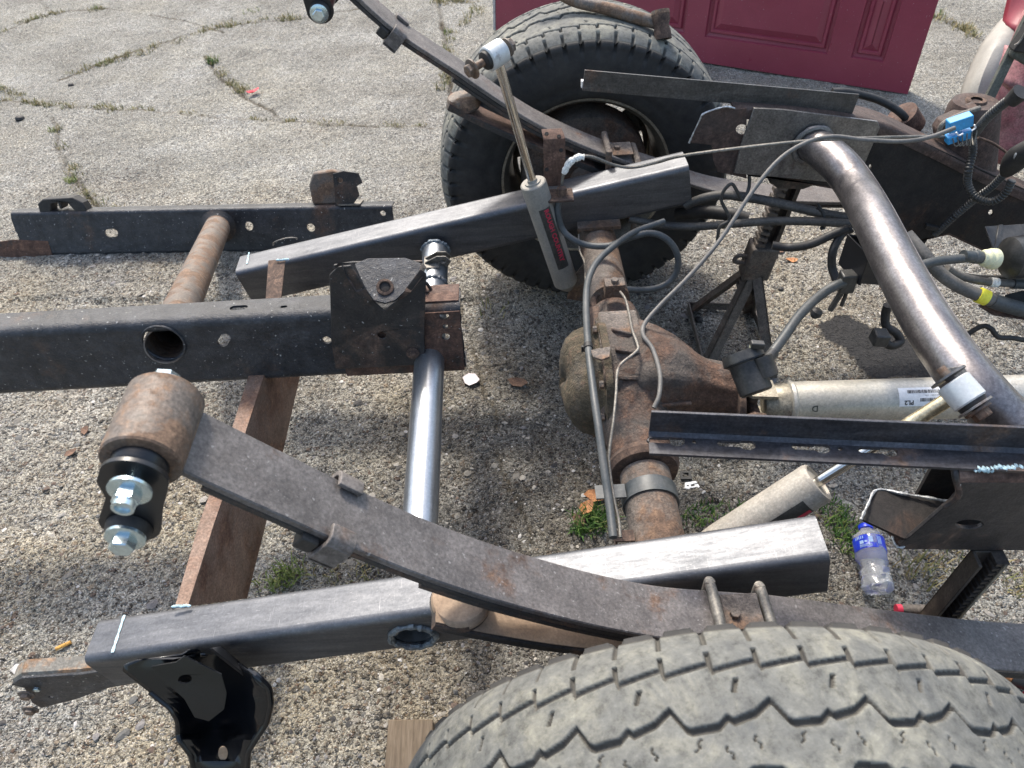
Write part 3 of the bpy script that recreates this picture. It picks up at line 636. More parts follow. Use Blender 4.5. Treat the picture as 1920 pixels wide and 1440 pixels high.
for k in range(6):
    a = PI*(.12+.15*k); mb = MB(); u1 = Vector((0, math.cos(a)*1.03, math.sin(a))); tv = Vector((0, -math.sin(a), math.cos(a)))
    p0 = Vector((-.03, cd.y, cd.z))+u1*.1; p1 = Vector((.1, cd.y-.03, cd.z+.012))+u1*.076
    mb.add([p0-tv*.004, p0+tv*.004, p1+tv*.003, p1-tv*.003, p0-tv*.004+u1*.018, p0+tv*.004+u1*.018, p1+tv*.003+u1*.010, p1-tv*.003+u1*.010], [(3, 2, 1, 0), (4, 5, 6, 7), (0, 1, 5, 4), (1, 2, 6, 5), (2, 3, 7, 6), (3, 0, 4, 7)]); obj('housing_rib', mb, M['cast'], ax, bevel=.002)
mb = MB(); q = at(1170, 610, z=.49); mb.obb(q-Vector((.045, .03, .03)), (.075, 0, 0), (0, .075, .0), (0, 0, .032)); obj('housing_pad', mb, M['rustaxle'], ax, bevel=.006)
mb = MB(); q = at(1118, 600, z=.475); mb.obb(q-Vector((.02, .03, .02)), (.03, 0, .004), (0, .07, 0), (0, 0, .022)); mb2 = mb; obj('vent_bracket', mb, M['rust'], ax, bevel=.005)
for k in range(12):
    a = 2*PI*(k+.5)/12; mb = MB().bolt((-.056, cd.y+.115*1.04*math.cos(a), cd.z+.115*math.sin(a)), (-1, 0, 0), .0075, .009, 0); obj('cover_bolt', mb, M['rustaxle'], ax)
# breather bracket, clips on the housing
mb = MB(); p0 = at(1085, 690, z=.53)
P = [at(x, y+16, z=.53) for x, y in [(1108, 640), (1145, 632), (1143, 655), (1128, 662), (1112, 655)]]; mb.plate([[(p.x, p.y) for p in P]], lambda u, v, w: Vector((u, v, .53+w-.15*(v-P[0].y))), .004)
obj('line_bracket', mb, M['rustaxle'], ax, bevel=.001)
# block where the brake hose meets the axle
b0 = at(1152, 540, z=.475); mb = MB().obb(b0-Vector((.02, .012, .015)), (.04, 0, 0), (0, .026, 0), (0, 0, .03)); mb.bolt(b0+Vector((0, 0, .015)), (0, 0, 1), .008, .008, 0)
obj('brake_junction', mb, M['rustaxle'], ax, bevel=.002)
mb = MB().tube(smooth(path([(1140, 545, .96), (1120, 552, .955), (1113, 568, .94), (1118, 585, .92)])), .007, 10); obj('vent_hook', mb, M['rust'], ax)
# strap clamp round the near tube
mb = MB(); rg = []
for dy in (0, .028):
    pass
mb.lathe([(0, .0445), (0, .0475), (.03, .0475), (.03, .0445)], (0, .405, .385), (0, 1, 0), 48, False)
s0 = Vector((-.044, .407, .41)); mb.obb(s0+Vector((-.048, 0, -.002)), (.05, 0, 0), (0, .027, 0), (0, 0, .004))
obj('hose_clamp', mb, M['bluehose'], ax)
# spring pads / brackets near the tubes
for yc in (.137, 1.315):
    mb = MB().box(-.045, .045, yc-.036, yc+.036, .425, .455); obj('spring_perch', mb, M['rustaxle'], ax, bevel=.003)
mb = MB(); mb.obb((.045, .3, .35), (.05, 0, 0), (0, .006, 0), (0, 0, .07)); mb.obb((.045, .26, .35), (.05, 0, 0), (0, .006, 0), (0, 0, .07)); mb.obb((.095, .26, .35), (.004, 0, 0), (0, .046, 0), (0, 0, .07)); obj('shock_mount', mb, M['leafedge'], ax, bevel=.001)
mb = MB(); mb.plate([[(at(x, y, y=1.13).x, at(x, y, y=1.13).z) for x, y in ((1075, 515), (1110, 470), (1110, 540), (1090, 560), (1062, 556))]], lambda u, v, w: Vector((u, 1.12-w, v)), .006)
obj('shock_mount', mb, M['rustaxle'], ax, bevel=.001)
mb = MB().box(-.05, .05, 1.16, 1.24, .428, .436); obj('weld_pad', mb, M['rustaxle'], ax)
mb = MB(); b1 = at(1178, 990, z=.43); mb.obb(b1-Vector((.02, .012, .02)), (.03, 0, 0), (0, .02, 0), (0, 0, .003)); mb.obb(b1-Vector((.02, .012, .04)), (.003, 0, 0), (0, .02, 0), (0, 0, .022)); mb.obb(b1+Vector((.007, -.012, -.04)), (.003, 0, 0), (0, .02, 0), (0, 0, .022)); obj('line_clip', mb, M['rust'], ax)

# ------------------------------------------------------------------ leaf springs
def leafstrip(mb, prof, yc, w, th, k=8):
    """prof: (x, z) of the top surface"""
    pts = smooth([(x, 0, z) for x, z in prof], k); rg = []
    for i, p in enumerate(pts):
        t = (pts[min(i+1, len(pts)-1)]-pts[max(i-1, 0)]).normalized(); nrm = Vector((t.z, 0, -t.x)).normalized()
        if nrm.z > 0: nrm = -nrm
        b = p+nrm*th; r = .0015
        rg.append([(p.x, yc-w/2+r, p.z), (p.x, yc+w/2-r, p.z), (p.x+nrm.x*r, yc+w/2, p.z+nrm.z*r), (b.x, yc+w/2, b.z), (b.x, yc-w/2, b.z), (p.x+nrm.x*r, yc-w/2, p.z+nrm.z*r)])
    mb.rings(rg); return mb
def offset(prof, d):
    out = []
    for i, (x, z) in enumerate(prof):
        a, b = prof[max(i-1, 0)], prof[min(i+1, len(prof)-1)]; t = Vector((b[0]-a[0], b[1]-a[1])).normalized(); out.append((x+t.y*d, z-t.x*d))
    return out
def yoke_bolt(p, d, r, h, stud=0): return MB().bolt(p, d, r, h, 1.5, stud)
def spring(label, yc, prof, eye, mat, sgn, fwd, over, clips):
    t = thing('leaf_spring', label, 'leaf spring', (0, yc, .45), 'leaf springs on the rear axle')
    w = .074
    e = Vector((eye[0], 0, eye[1]))
    full = [(eye[0]+.026, eye[1]-.012)]+prof+fwd
    obj('main_leaf', leafstrip(MB(), full, yc, w, .0075), [mat], t)
    p2 = offset(full[1:], .0088); obj('second_leaf', leafstrip(MB(), p2, yc, w*.995, .0075), M['leafedge'], t)
    i0 = max(1, len(prof)-5); p3 = offset([q for q in full if -.36 < q[0] < .5], .0176)
    obj('third_leaf', leafstrip(MB(), p3, yc, w*.99, .0075), M['leafedge'], t)
    # overload leaf with dusty pad
    obj('overload_leaf', leafstrip(MB(), over, yc, w*.98, .012), M['leafedge'], t)
    top = offset([(x, z) for x, z in over], -.0006)[:-1]
    mb = MB(); pts = smooth([(x, 0, z) for x, z in top], 6); rg = []
    for p in pts: rg.append([(p.x, yc-w*.44, p.z-.001), (p.x, yc-w*.44, p.z+.0012), (p.x, yc+w*.44, p.z+.0012), (p.x, yc+w*.44, p.z-.001)])
    mb.rings(rg); obj('overload_face', mb, M['clay'] if sgn < 0 else M['rustred'], t)
    ox, oz = over[0]; mb = MB().lathe([(-.008, .037), (.004, .037), (.009, .034), (.011, .028)], (ox+.03, yc, oz-.008), (0, 0, 1), 40); obj('rubber_pad', mb, M['clay'] if sgn < 0 else M['rusteye'], t)
    mb = MB().lathe([(-.006, .0375), (.006, .0375)], (ox+.028, yc, oz-.015), (0, 0, 1), 40); obj('pad_cup', mb, M['leafedge'], t)
    # eye
    mb = MB().lathe([(0, .031), (0, .034), (.002, .0355), (w+.006, .0355), (w+.008, .034), (w+.008, .031)], (e.x, yc-w/2-.004, e.z), (0, 1, 0), 56, True); obj('spring_eye', mb, M['rusteye'], t)
    mb = MB().lathe([(0, .012), (0, .021), (.004, .024), (.012, .025), (.012, .02)], (e.x, yc-w/2-.017, e.z), (0, 1, 0), 40, True); obj('bushing', mb, M['satin'], t)
    mb = MB().lathe([(0, .012), (0, .021), (.004, .024), (.012, .025)], (e.x, yc+w/2+.011, e.z), (0, -1, 0), 40, True); obj('bushing', mb, M['satin'], t)
    # shackle: two side plates, lower sleeve, bolts
    lo = e+(Vector((-.03, 0, -.066)) if sgn < 0 else Vector((.014, 0, -.072))); dv = (lo-e).normalized(); pv = Vector((-dv.z, 0, dv.x))
    shp = []
    for i in range(17): a = PI*i/16; shp.append((math.cos(a)*.028, .003+math.sin(a)*.024))
    L = (lo-e).length
    shp += [(-.03, -.012), (-.022, -.034), (-.025, -L+.016)]
    for i in range(15): a = PI+PI*i/14; shp.append((math.cos(a)*.027, -L+math.sin(a)*.024))
    shp += [(.026, -.04), (.028, -.01)]
    for s_, yy in ((1, yc-w/2-.018), (-1, yc+w/2+.014)):
        mb = MB().plate([shp], lambda u, v, ww: Vector((e.x+(pv.x*u-dv.x*v)*(.82 if s_ < 0 and v > -.03 else 1), yy+ww, e.z+(pv.z*u-dv.z*v)*(.82 if s_ < 0 and v > -.03 else 1))), .005)
        obj('shackle_plate', mb, M['satin'], t, bevel=.0015)
    mb = MB().tube([(lo.x, yc-w/2-.017, lo.z), (lo.x, yc+w/2+.017, lo.z)], .020, 36); obj('shackle_sleeve', mb, M['satin'], t)
    mb = MB().lathe([(0, .012), (0, .018), (.004, .02), (.01, .021)], (lo.x, yc-w/2-.034, lo.z), (0, 1, 0), 36); obj('shackle_bushing', mb, M['rubber'], t)
    for q, st in ((e, .014), (lo, 0)):
        yb = yc-w/2-(.023 if st else .034); ms = MB()
        if st: ms.tube([(q.x, yb+.001, q.z), (q.x, yb-.016, q.z)], .0075, 24); ms.lathe([(0, .0185), (.003, .0185), (.005, .013)], (q.x, yb-.009, q.z), (0, -1, 0), 32); ms.bolt((q.x, yb-.011, q.z), (0, -1, 0), .0115, .014, 0); ms.lathe([(.013, .0095), (.019, .0095), (.019, .0065), (.016, .006)], (q.x, yb-.011, q.z), (0, -1, 0), 24)
        else: ms.lathe([(0, .018), (.003, .018), (.005, .013)], (q.x, yb, q.z), (0, -1, 0), 32); ms.bolt((q.x, yb-.002, q.z), (0, -1, 0), .0115, .013, 0)
        obj('shackle_bolt', ms, M['zinc'], t)
        m2 = MB().bolt((q.x, yc+w/2+.014, q.z+(.012 if st else 0)), (0, 1, .3 if st else 0), .0125, .008, 1.2); obj('shackle_bolt', m2, M['zinc'], t)
    # rebound clips
    for cx, cz, ang in clips:
        tv = Vector((math.cos(ang), 0, math.sin(ang))); nv = Vector((-math.sin(ang), 0, math.cos(ang))); c = Vector((cx, yc, cz)); W = .03
        ms = MB(); th = .005
        ms.obb(c-tv*W/2+Vector((0, -w/2-.011, 0))-nv*.034, tv*W, Vector((0, .006, 0)), nv*.034)
        ms.obb(c-tv*W/2+Vector((0, w/2+.005, 0))-nv*.034, tv*W, Vector((0, .006, 0)), nv*.034)
        ms.obb(c-tv*W/2+Vector((0, -w/2-.011, 0))-nv*.036, tv*W, Vector((0, w+.022, 0)), nv*.006)
        for s_ in (-1, 1):   # folded-over ears
            rg = []
            for k in range(7):
                a = PI/2*k/6; yy = s_*(w/2+.011-.012*(1-math.cos(a))); hh = .012*math.sin(a)-.004
                rg.append([c-tv*W/2+Vector((0, yy, 0))+nv*hh, c+tv*W/2+Vector((0, yy, 0))+nv*hh, c+tv*W/2+Vector((0, yy-s_*.006*math.cos(a), 0))+nv*(hh-.006*math.sin(a)), c-tv*W/2+Vector((0, yy-s_*.006*math.cos(a), 0))+nv*(hh-.006*math.sin(a))])
            yy = s_*(w/2-.012); rg.append([c-tv*W/2+Vector((0, yy, 0))+nv*.008, c+tv*W/2+Vector((0, yy, 0))+nv*.008, c+tv*W/2+Vector((0, yy, 0))+nv*.002, c-tv*W/2+Vector((0, yy, 0))+nv*.002])
            ms.rings(rg)
        obj('rebound_clip', ms, M['leaffar'], t, bevel=.001)
        ms = MB().obb(c-tv*(W/2+.022)+Vector((0, -w/2-.008, 0))-nv*.03, tv*.02, Vector((0, .016, 0)), nv*.02); obj('clip_liner', ms, M['rubber'], t, bevel=.002)
    # u-bolts
    for ux in (.03, .1):
        zt = np.interp(ux, [p[0] for p in full], [p[1] for p in full])+.0075
        pts = [(ux, yc-w/2-.008, .33), (ux, yc-w/2-.008, zt-.012), (ux, yc-w/2-.003, zt-.002), (ux, yc-w/2+.008, zt+.003), (ux, yc+w/2-.008, zt+.003), (ux, yc+w/2+.003, zt-.002), (ux, yc+w/2+.008, zt-.012), (ux, yc+w/2+.008, .33)]
        ms = MB().tube(smooth(pts, 4), .0072, 14); obj('u_bolt', ms, M['line'] if sgn < 0 else M['rustaxle'], t)
    zt = np.interp(.052, [p[0] for p in full], [p[1] for p in full]); ms = MB().box(.042, .09, yc-.03, yc+.03, zt+.001, zt+.004); ms.bolt((.055, yc, zt+.004), (0, 0, 1), .007, .007, 0); obj('top_plate', ms, M['rustaxle'], t)
    return t
FARPROF = [(at(a, b, y=1.315).x, at(a, b, y=1.315).z) for a, b in ((655, -36), (700, 6), (760, 56), (860, 122), (900, 150), (1000, 215), (1100, 262), (1180, 291), (1225, 306))]
spring('near leaf spring sweeping up left across the picture to a fat rusty eye', .137,
       [(-.50, .888), (-.45, .834), (-.384, .764), (-.318, .702), (-.252, .65), (-.186, .606), (-.12, .567), (-.04, .53), (.06, .504), (.13, .486)],
       (-.548, .925), M['leaf'], -1, [(.307, .425), (.493, .37), (.75, .33), (.9, .33)],
       [(-.325, .595), (-.26, .558), (-.18, .52), (-.09, .49), (0, .468), (.1, .455)], [(-.40, .782, -.82), (-.345, .728, -.77)][:1])
spring('far leaf spring rising up and out of the picture past the far tyre', 1.315,
FARPROF,
       (-.572, .985), M['leaffar'], 1, [(.3, .44), (.5, .40), (.75, .38), (.9, .38)],
       [(-.325, .695), (-.26, .655), (-.18, .61), (-.09, .565), (0, .52), (.1, .47)], [(-.412, .853, -.80)])

# ------------------------------------------------------------------ rails
def rail(mb, A, B, H, W, r, th, up=(0, 0, 1), back=None, holes=(), tholes=(), box=True, cutA=0, cutB=0):
    """A, B = top front edge ends; near face is a plate with holes, flanges run away from it"""
    A, B = Vector(A), Vector(B); L = (B-A).length; U = (B-A)/L; up = Vector(up); up = (up-U*up.dot(U)).normalized(); N = U.cross(up).normalized()
    if back is not None and N.dot(Vector(back)) < 0: N = -N
    T = lambda u, v, w: A+U*u+up*(v-H)+N*w          # v 0..H, w into depth
    def flip(loopT): return loopT
    e = cutA; f = cutB
    # near face
    edge = [(0, r)]+[(L*i/10, r) for i in range(1, 10)]+[(L, r)]+([tuple(p) for p in ragged((L, r), (L, H-r), 8, f)][1:] if f else [])+[(L, H-r)]+[(0, H-r)]+([tuple(p) for p in ragged((0, H-r), (0, r), 8, e)][1:] if e else [])
    mb.plate([edge]+[list(h) for h in holes], lambda u, v, w: T(u, v, -w), th)
    tedge = [(0, r), (L, r)]+([tuple(p) for p in ragged((L, r), (L, W-r), 6, f)][1:] if f else [])+[(L, W-r), (0, W-r)]+([tuple(p) for p in ragged((0, W-r), (0, r), 6, e)][1:] if e else [])
    mb.plate([tedge]+[list(h) for h in tholes], lambda u, v, w: T(u, H+w, v), th)
    def strip(pl, pi):
        mb.rings([[T(0, *a), T(0, *b)] for a, b in zip(pl, pi)]+[], False, False, False) if 0 else None
        rg = []
        for a, b in zip(pl, pi): rg.append([T(0, *a), T(L, *a), T(L, *b), T(0, *b)])
        mb.rings(rg)
    arc = lambda cv, cw, a0, a1, rr: [(cv+rr*math.cos(a0+(a1-a0)*i/6), cw+rr*math.sin(a0+(a1-a0)*i/6)) for i in range(7)]
    ri = max(.0008, r-th)
    strip(arc(H-r, r, -PI/2, 0, r), arc(H-r, r, -PI/2, 0, ri))                 # top front corner
    strip(arc(r, r, -PI/2, -PI, r), arc(r, r, -PI/2, -PI, ri))                 # bottom front corner
    strip([(0, r), (0, W-r)], [(th, r), (th, W-r)])                            # bottom
    if box:
        strip(arc(H-r, W-r, PI/2, 0, r), arc(H-r, W-r, PI/2, 0, ri)); strip(arc(r, W-r, PI/2, PI, r), arc(r, W-r, PI/2, PI, ri))
        strip([(r, W), (H-r, W)], [(r, W-th), (H-r, W-th)])
    return T

nf = thing('rear_frame_section', 'new grey steel rear frame of two square tubes joined by a round crossmember', 'vehicle frame', (-.35, .75, .3))
A_, B_ = Vector((-.927, .228, .30)), Vector((.2, .207, .52))
# near tube with hole for the crossmember
dAB = (B_-A_); Lb = dAB.length; U = dAB.normalized()
hp = at(772, 1190, y=.217); hu = (hp-A_).dot(U)
mb = MB(); rail(mb, A_, B_, .1, .076, .0125, .005, back=(0, 1, 0), holes=[circ(hu, .04, .033, .030, 28)])
obj('frame_rail', mb, M['mill'], nf)
upv = (Vector((0, 0, 1))-U*U.z).normalized(); nrm = Vector((0, 1, 0)); hc = A_+U*hu+upv*(.04-.1)
# ragged weld ring round the hole
mb = MB(); rg = []
for k in range(40):
    a = 2*PI*k/40; rr = .0345*(1+random.uniform(-.05, .05)); c = hc+U*math.cos(a)*rr+upv*math.sin(a)*rr*.93+Vector((0, -.001, 0)); b = .0055*random.uniform(.7, 1.25)
    rad = (U*math.cos(a)+upv*math.sin(a)); rg.append([c+rad*math.cos(q)*b+Vector((0, -1, 0))*math.sin(q)*b for q in [i*PI*2/8 for i in range(8)]])
rg.append(rg[0]); mb.rings(rg, True, False, False); obj('weld_bead', mb, M['weld'], nf)
FA, FB = Vector((-.877, 1.171, .36)), Vector((.2, 1.193, .56))
mb = MB(); rail(mb, FA, FB, .102, .078, .0125, .005, back=(0, 1, 0)); obj('frame_rail', mb, M['mill'], nf)
# round crossmember
c1 = hc+Vector((0, .004, 0)); c2 = at(817, 470, y=1.172)
mb = MB().tube([c1, c1.lerp(c2, .3), c1.lerp(c2, .7), c1.lerp(c2, .86)], .031, 48, True, .004)
obj('cross_tube', mb, M['galv'], nf)
mb = MB().tube([c1.lerp(c2, .86), c2], .031, 48); obj('cross_tube_end', mb, M['galv'], nf)
mb = MB(); dcy = (c2-c1).normalized(); o1 = dcy.orthogonal().normalized(); o2 = dcy.cross(o1)
for cc in (c2-dcy*.004, c1.lerp(c2, .86)):
    rg = []
    for k in range(48):
        a = 2*PI*k/48; rad = o1*math.cos(a)+o2*math.sin(a); rr = .0315+random.uniform(-.001, .0012); b = .0042*random.uniform(.7, 1.3)
        rg.append([cc+rad*rr+rad*math.cos(q)*b+dcy*math.sin(q)*b for q in [i*PI*2/8 for i in range(8)]])
    rg.append(rg[0]); mb.rings(rg, True, False, False)
obj('weld_bead', mb, M['weld'], nf)
# tabs on the crossmember
tc = c1.lerp(c2, .93); mb = MB()
for k, dx in enumerate((.012, .036)):
    q = tc+Vector((.012, -.012+k*-.018+.01, .034)); mb.plate([[(-.03, -.02), (.02, -.02), (.03, 0), (.02, .018), (0, .02), (-.03, 0)], circ(.012, .001, .006, n=14)], lambda u, v, w: q+Vector((u, -.35*v+w, v)), .004)
mb.obb(tc+Vector((-.02, -.04, .028)), (.035, 0, 0), (0, .045, 0), (0, 0, .004)); obj('mount_tab', mb, M['line'], nf, bevel=.0008)
mb = MB().obb(at(797, 688, z=.39), (.02, 0, 0), (0, .02, -.0), (0, 0, .008)); obj('mount_tab', mb, M['galv'], nf, bevel=.002)
# rusty cross channel: lit side flange + shaded web
zf = lambda px, py, z: at(px, py, z=z)
def quadplate(pts, th, mat, name, parent, holes=(), bev=.001, back=None):
    """flat plate through pts (roughly planar), extruded along its normal away from the camera"""
    P = [Vector(p) for p in pts]; c = sum(P, Vector())/len(P); u = (P[1]-P[0]).normalized(); n = Vector()
    for i in range(len(P)): n += (P[i]-c).cross(P[(i+1) % len(P)]-c)
    n.normalize(); u = (u-n*u.dot(n)).normalized(); v = n.cross(u)
    if n.dot(Vector(CP)-c) < 0: n = -n; v = n.cross(u)
    l2 = [((p-c).dot(u), (p-c).dot(v)) for p in P]
    hs = [[((h-c).dot(u), (h-c).dot(v)) for h in hh] for hh in holes]
    mb = MB().plate([l2]+hs, lambda a, b, w: c+u*a+v*b+n*w, th)
    return obj(name, mb, M[mat], parent, bevel=bev) if name else mb
z1, z2 = .375, .285
ch = [at(468, 700, z=z1), at(328, 1138, z=z2)]
web = [at(560, 500, z=.39), at(500, 495, z=.40), at(497, 698, z=.35), at(395, 1000, z=.31), at(350, 1138, z=.287), at(462, 1120, z=.285), at(520, 960, z=.31), at(560, 690, z=.35), at(575, 600, z=.37)]
TL = [(502, 600, .372), (497, 698, .36), (447, 850, .342), (400, 985, .325), (352, 1137, .306)]; BL = [(585, 600), (566, 690), (530, 850), (498, 985), (463, 1122)]
mb = MB(); rg = []; fl = []; fl2 = []
for (a, b, z), (c, d) in zip(TL, BL):
    p = at(a, b, z=z); q = at(c, d, x=p.x); fl.append(p); rg.append([p, q, q-Vector((.004, 0, 0)), p-Vector((.004, 0, 0))])
    fl2.append(at({502: 475, 497: 468, 447: 420, 400: 372, 352: 328}[a], b, z=z+.001))
mb.rings(rg); obj('channel_web', mb, M['channel'], nf)
mb = MB(); rg = []
for a, b in zip(fl2, fl): rg.append([a, b, b-Vector((0, 0, .004)), a-Vector((0, 0, .004))])
mb.rings(rg); obj('channel_flange', mb, M['channel'], nf)
quadplate([at(503, 488, z=.41), at(535, 485, z=.41), at(527, 560, z=.40), at(498, 560, z=.40)], .004, 'rust', 'channel_end', nf)
for (x, y, z) in ((340, 1136, .34), (530, 487, .415)):
    mb = MB(); p = at(x, y, z=z)
    for k in range(7): mb.lathe([(-.004, .001), (0, .003), (.004, .001)], p+Vector((-.012+.004*k, random.uniform(-.001, .001), 0)), (1, 0, 0), 8)
    obj('tack_weld', mb, M['slagblue'], nf)
# chalk marks on the two tubes
def onface(a, b, w, mat, name):
    a, b = Vector(a), Vector(b); t = (b-a).normalized(); s = Vector((0, 0, 1)).cross(t).normalized()*w/2 if abs(t.z) < .9 else Vector((w/2, 0, 0))
    n = 10; rg = []
    for i in range(n+1):
        p = a.lerp(b, i/n); k = random.uniform(.6, 1.2); rg.append([p-s*k, p+s*k, p+s*k+Vector((0, 0, .0007)), p-s*k+Vector((0, 0, .0007))])
    return MB().rings(rg)
topz = lambda x: .30+(x+.927)*.22/1.127
p, q = at(237, 1158, z=.302), at(215, 1228, z=.302)
for q_ in (p, q): q_.z = topz(q_.x)+.0008
obj('chalk_line', onface(p, q, .0045, 0, 0), M['slagblue'], nf)
ft = lambda x: .36+(x+.877)*.2/1.077
p, q = at(466, 470, z=.37), at(462, 492, z=.37)
for q_ in (p, q): q_.z = ft(q_.x)+.0012
obj('chalk_line', onface(p, q, .004, 0, 0), M['slagblue'], nf)
p = at(531, 452, z=.44); mb = MB().tube(smooth([at(512, 460, z=.425), at(515, 454, z=.44), at(535, 447, z=.448), at(555, 446, z=.445), at(556, 449, z=.43)], 4), .0016, 8); obj('wire_tie', mb, M['line'], nf)
# old stub tongue inside the left end
SA, SB = at(22, 1255, z=.275), at(240, 1228, z=.285)
st_ = [(22, 1284), (40, 1272), (150, 1265), (260, 1250), (290, 1275), (205, 1290), (140, 1312), (78, 1328), (60, 1318), (45, 1290), (22, 1285)]
Pl = [at(x, y, y=.232) for x, y in st_]
mb = MB().plate([[(p.x, p.z) for p in Pl], circ(at(95, 1307, y=.232).x, at(95, 1307, y=.232).z, .004, n=12)], lambda u, v, w: Vector((u, .232-w, v)), .005)
obj('frame_stub', mb, M['black'], nf, bevel=.001)
topn = [at(x, y, y=.232) for x, y in ((22, 1284), (40, 1272), (150, 1265), (260, 1250))]
mb = MB(); mb.rings([[p+Vector((0, .003, -.003)), p+Vector((0, .008, .004)), p+Vector((0, .03, .006)), p+Vector((0, .03, .002)), p+Vector((0, .006, -.005))] for p in topn]); obj('stub_flange', mb, M['stub'], nf)
for x, y in ((50, 1302), (58, 1330)):
    p = at(x, y, y=.225); obj('stub_bolt', MB().bolt(p, (0, -1, 0), .009, .008, 1.5), M['rusteye'], nf)
obj('stub_bolt', MB().bolt(at(70, 1290, y=.23), (0, -1, 0), .006, .005, 0), M['zinc'], nf)
# glossy spring hanger bracket: deep pressed form hanging from the near tube
hy = .195
def hang(px, py, y=hy): return at(px, py, y=y)
outline = [(222, 1250), (268, 1235), (275, 1247), (330, 1240), (345, 1222), (360, 1215), (398, 1213), (415, 1222), (476, 1262), (505, 1290), (508, 1320), (500, 1355), (480, 1385), (465, 1410), (462, 1470), (462, 1560), (365, 1560), (363, 1440), (358, 1415), (335, 1385), (333, 1350), (320, 1328), (285, 1300)]
Pl = [hang(*p) for p in outline]
mb = MB(); C3 = [sum(p[0] for p in outline)/len(outline), 0]
N_ = len(outline)
def hdepth(px, py):
    # pocket of the pressing: deepest along its middle
    cx = 400+(py-1250)*.06; wd = 75 if py < 1380 else 48
    q = max(0, 1-((px-cx)/wd)**2); return .035*q*(1 if py < 1370 else max(0, 1-(py-1370)/60))
gx = []; rows = 26; cols = 22
import itertools
def xrange_(py):
    xs = []
    for i in range(N_):
        a, b = outline[i], outline[(i+1) % N_]
        if (a[1] > py) != (b[1] > py): xs.append(a[0]+(py-a[1])*(b[0]-a[0])/(b[1]-a[1]))
    return (min(xs), max(xs)) if len(xs) > 1 else None
rg = []
for i in range(rows+1):
    py = 1217+(1478-1217)*i/rows; xr = xrange_(py)
    if py < 1250: xr = (xr[0] if py < 1236 else 224+(1250-py)*2.6, xr[1])
    row = []
    for j in range(cols+1):
        px = xr[0]+(xr[1]-xr[0])*j/cols; y = hy+hdepth(px, py)-.105*(py-1217)/223
        p = at(px, py, y=y); row.append(p)
    rg.append(row)
vs = [p for r in rg for p in r]; fs = []
holec = at(418, 1413, y=hy-.09); hole2 = at(348, 1273, y=hy)
for i in range(rows):
    for j in range(cols):
        fs.append((i*(cols+1)+j, i*(cols+1)+j+1, (i+1)*(cols+1)+j+1, (i+1)*(cols+1)+j))
mb.add(vs, fs); ho = obj('spring_hanger', mb, M['gloss'], nf, 30); s_ = ho.modifiers.new('s', 'SOLIDIFY'); s_.thickness = .004; s_.offset = 0
# rolled edges
lft = [r[0] for r in rg]; rgt = [r[-1] for r in rg]
obj('hanger_lip', MB().tube(smooth(lft[8:], 2), .0045, 10), M['gloss'], nf); obj('hanger_lip', MB().tube(smooth(rgt[4:], 2), .005, 10), M['gloss'], nf)
# inner web of the pocket
quadplate([at(a, b, y=.186-.105*(b-1217)/223) for a, b in ((283, 1250), (330, 1242), (345, 1230), (415, 1265), (425, 1300), (420, 1330), (392, 1352), (365, 1345), (345, 1310), (310, 1280))], .003, 'gloss', 'hanger_web', nf, holes=[[at(347+13*math.cos(a), 1273+5*math.sin(a), y=.16) for a in [i*PI/7 for i in range(14)]]])
quadplate([at(398, 1213, y=.195), at(412, 1213, y=.215), at(480, 1262, y=.21), at(474, 1278, y=.185)], .004, 'satin', 'hanger_wing', nf)
for x, y in ((382, 1228), (262, 1246)): obj('hanger_rivet', MB().lathe([(0, .006), (.002, .005), (.003, .002)], at(x, y, y=.188), (0, -1, 0), 16), M['gloss'], nf)
obj('hanger_stub', MB().lathe([(0, .008), (0, .01), (.003, .01), (.003, .008)], holec+Vector((0, -.002, 0)), (0, -1, 0), 20), M['gloss'], nf)
quadplate([at(418+9*math.cos(a), 1413+13*math.sin(a), y=hy-.092-.0035) for a in [i*PI/8 for i in range(16)]], .001, 'clay', 'hanger_slot', nf, bev=0)

# ------------------------------------------------------------------ old frame section (leans: far rail on the ground)
of = thing('old_frame_section', 'old black painted rear frame piece lying across with a rusty tube between its rails', 'vehicle frame', (-.9, 1.2, .15))
t1, t2 = Vector((-.912, .815, .447)), Vector((-1.148, 1.80, .105)); td = (t2-t1).normalized()
MA, MBr = at(-240, 634, z=.508), at(862, 572, z=.5)
U2 = (MBr-MA).normalized(); up2 = (Vector((0, 0, 1))-U2*U2.z); up2 = Vector((0, .10, .995)); up2 = (up2-U2*U2.dot(up2)).normalized()
T0 = lambda P, A, H: ((P-A).dot(U2), H+(P-A).dot(up2))
def faceuv(px, py, A, up, H, U):
    v = CF*FPX+CR*(px-960)-CU*(py-720); v = Vector(v); n = U.cross(up); o = Vector(CP); t = (A-o).dot(n)/v.dot(n); P = o+v*t
    return (P-A).dot(U), H+(P-A).dot(up)
H2 = .163; fu = lambda px, py: faceuv(px, py, MA, up2, H2, U2)
hs = [circ(*fu(307, 643), .0405, n=32), slot(*fu(420, 638), .035, .02, .9), circ(*fu(613, 638), .009, n=16), slot(*fu(833, 592), .02, .016, .0), slot(*fu(836, 630), .018, .016, 1.5), circ(*fu(835, 611), .006, n=10)]
mb = MB(); T2 = rail(mb, MA, MBr, H2, .082, .018, .005, up=up2, back=(0, 1, 0), box=False, holes=hs, cutB=.002, tholes=[slot(fu(434, 580)[0], .036, .036, .016), slot(fu(522, 575)[0], .03, .014, .008)])
obj('frame_rail', mb, M['black'], of)
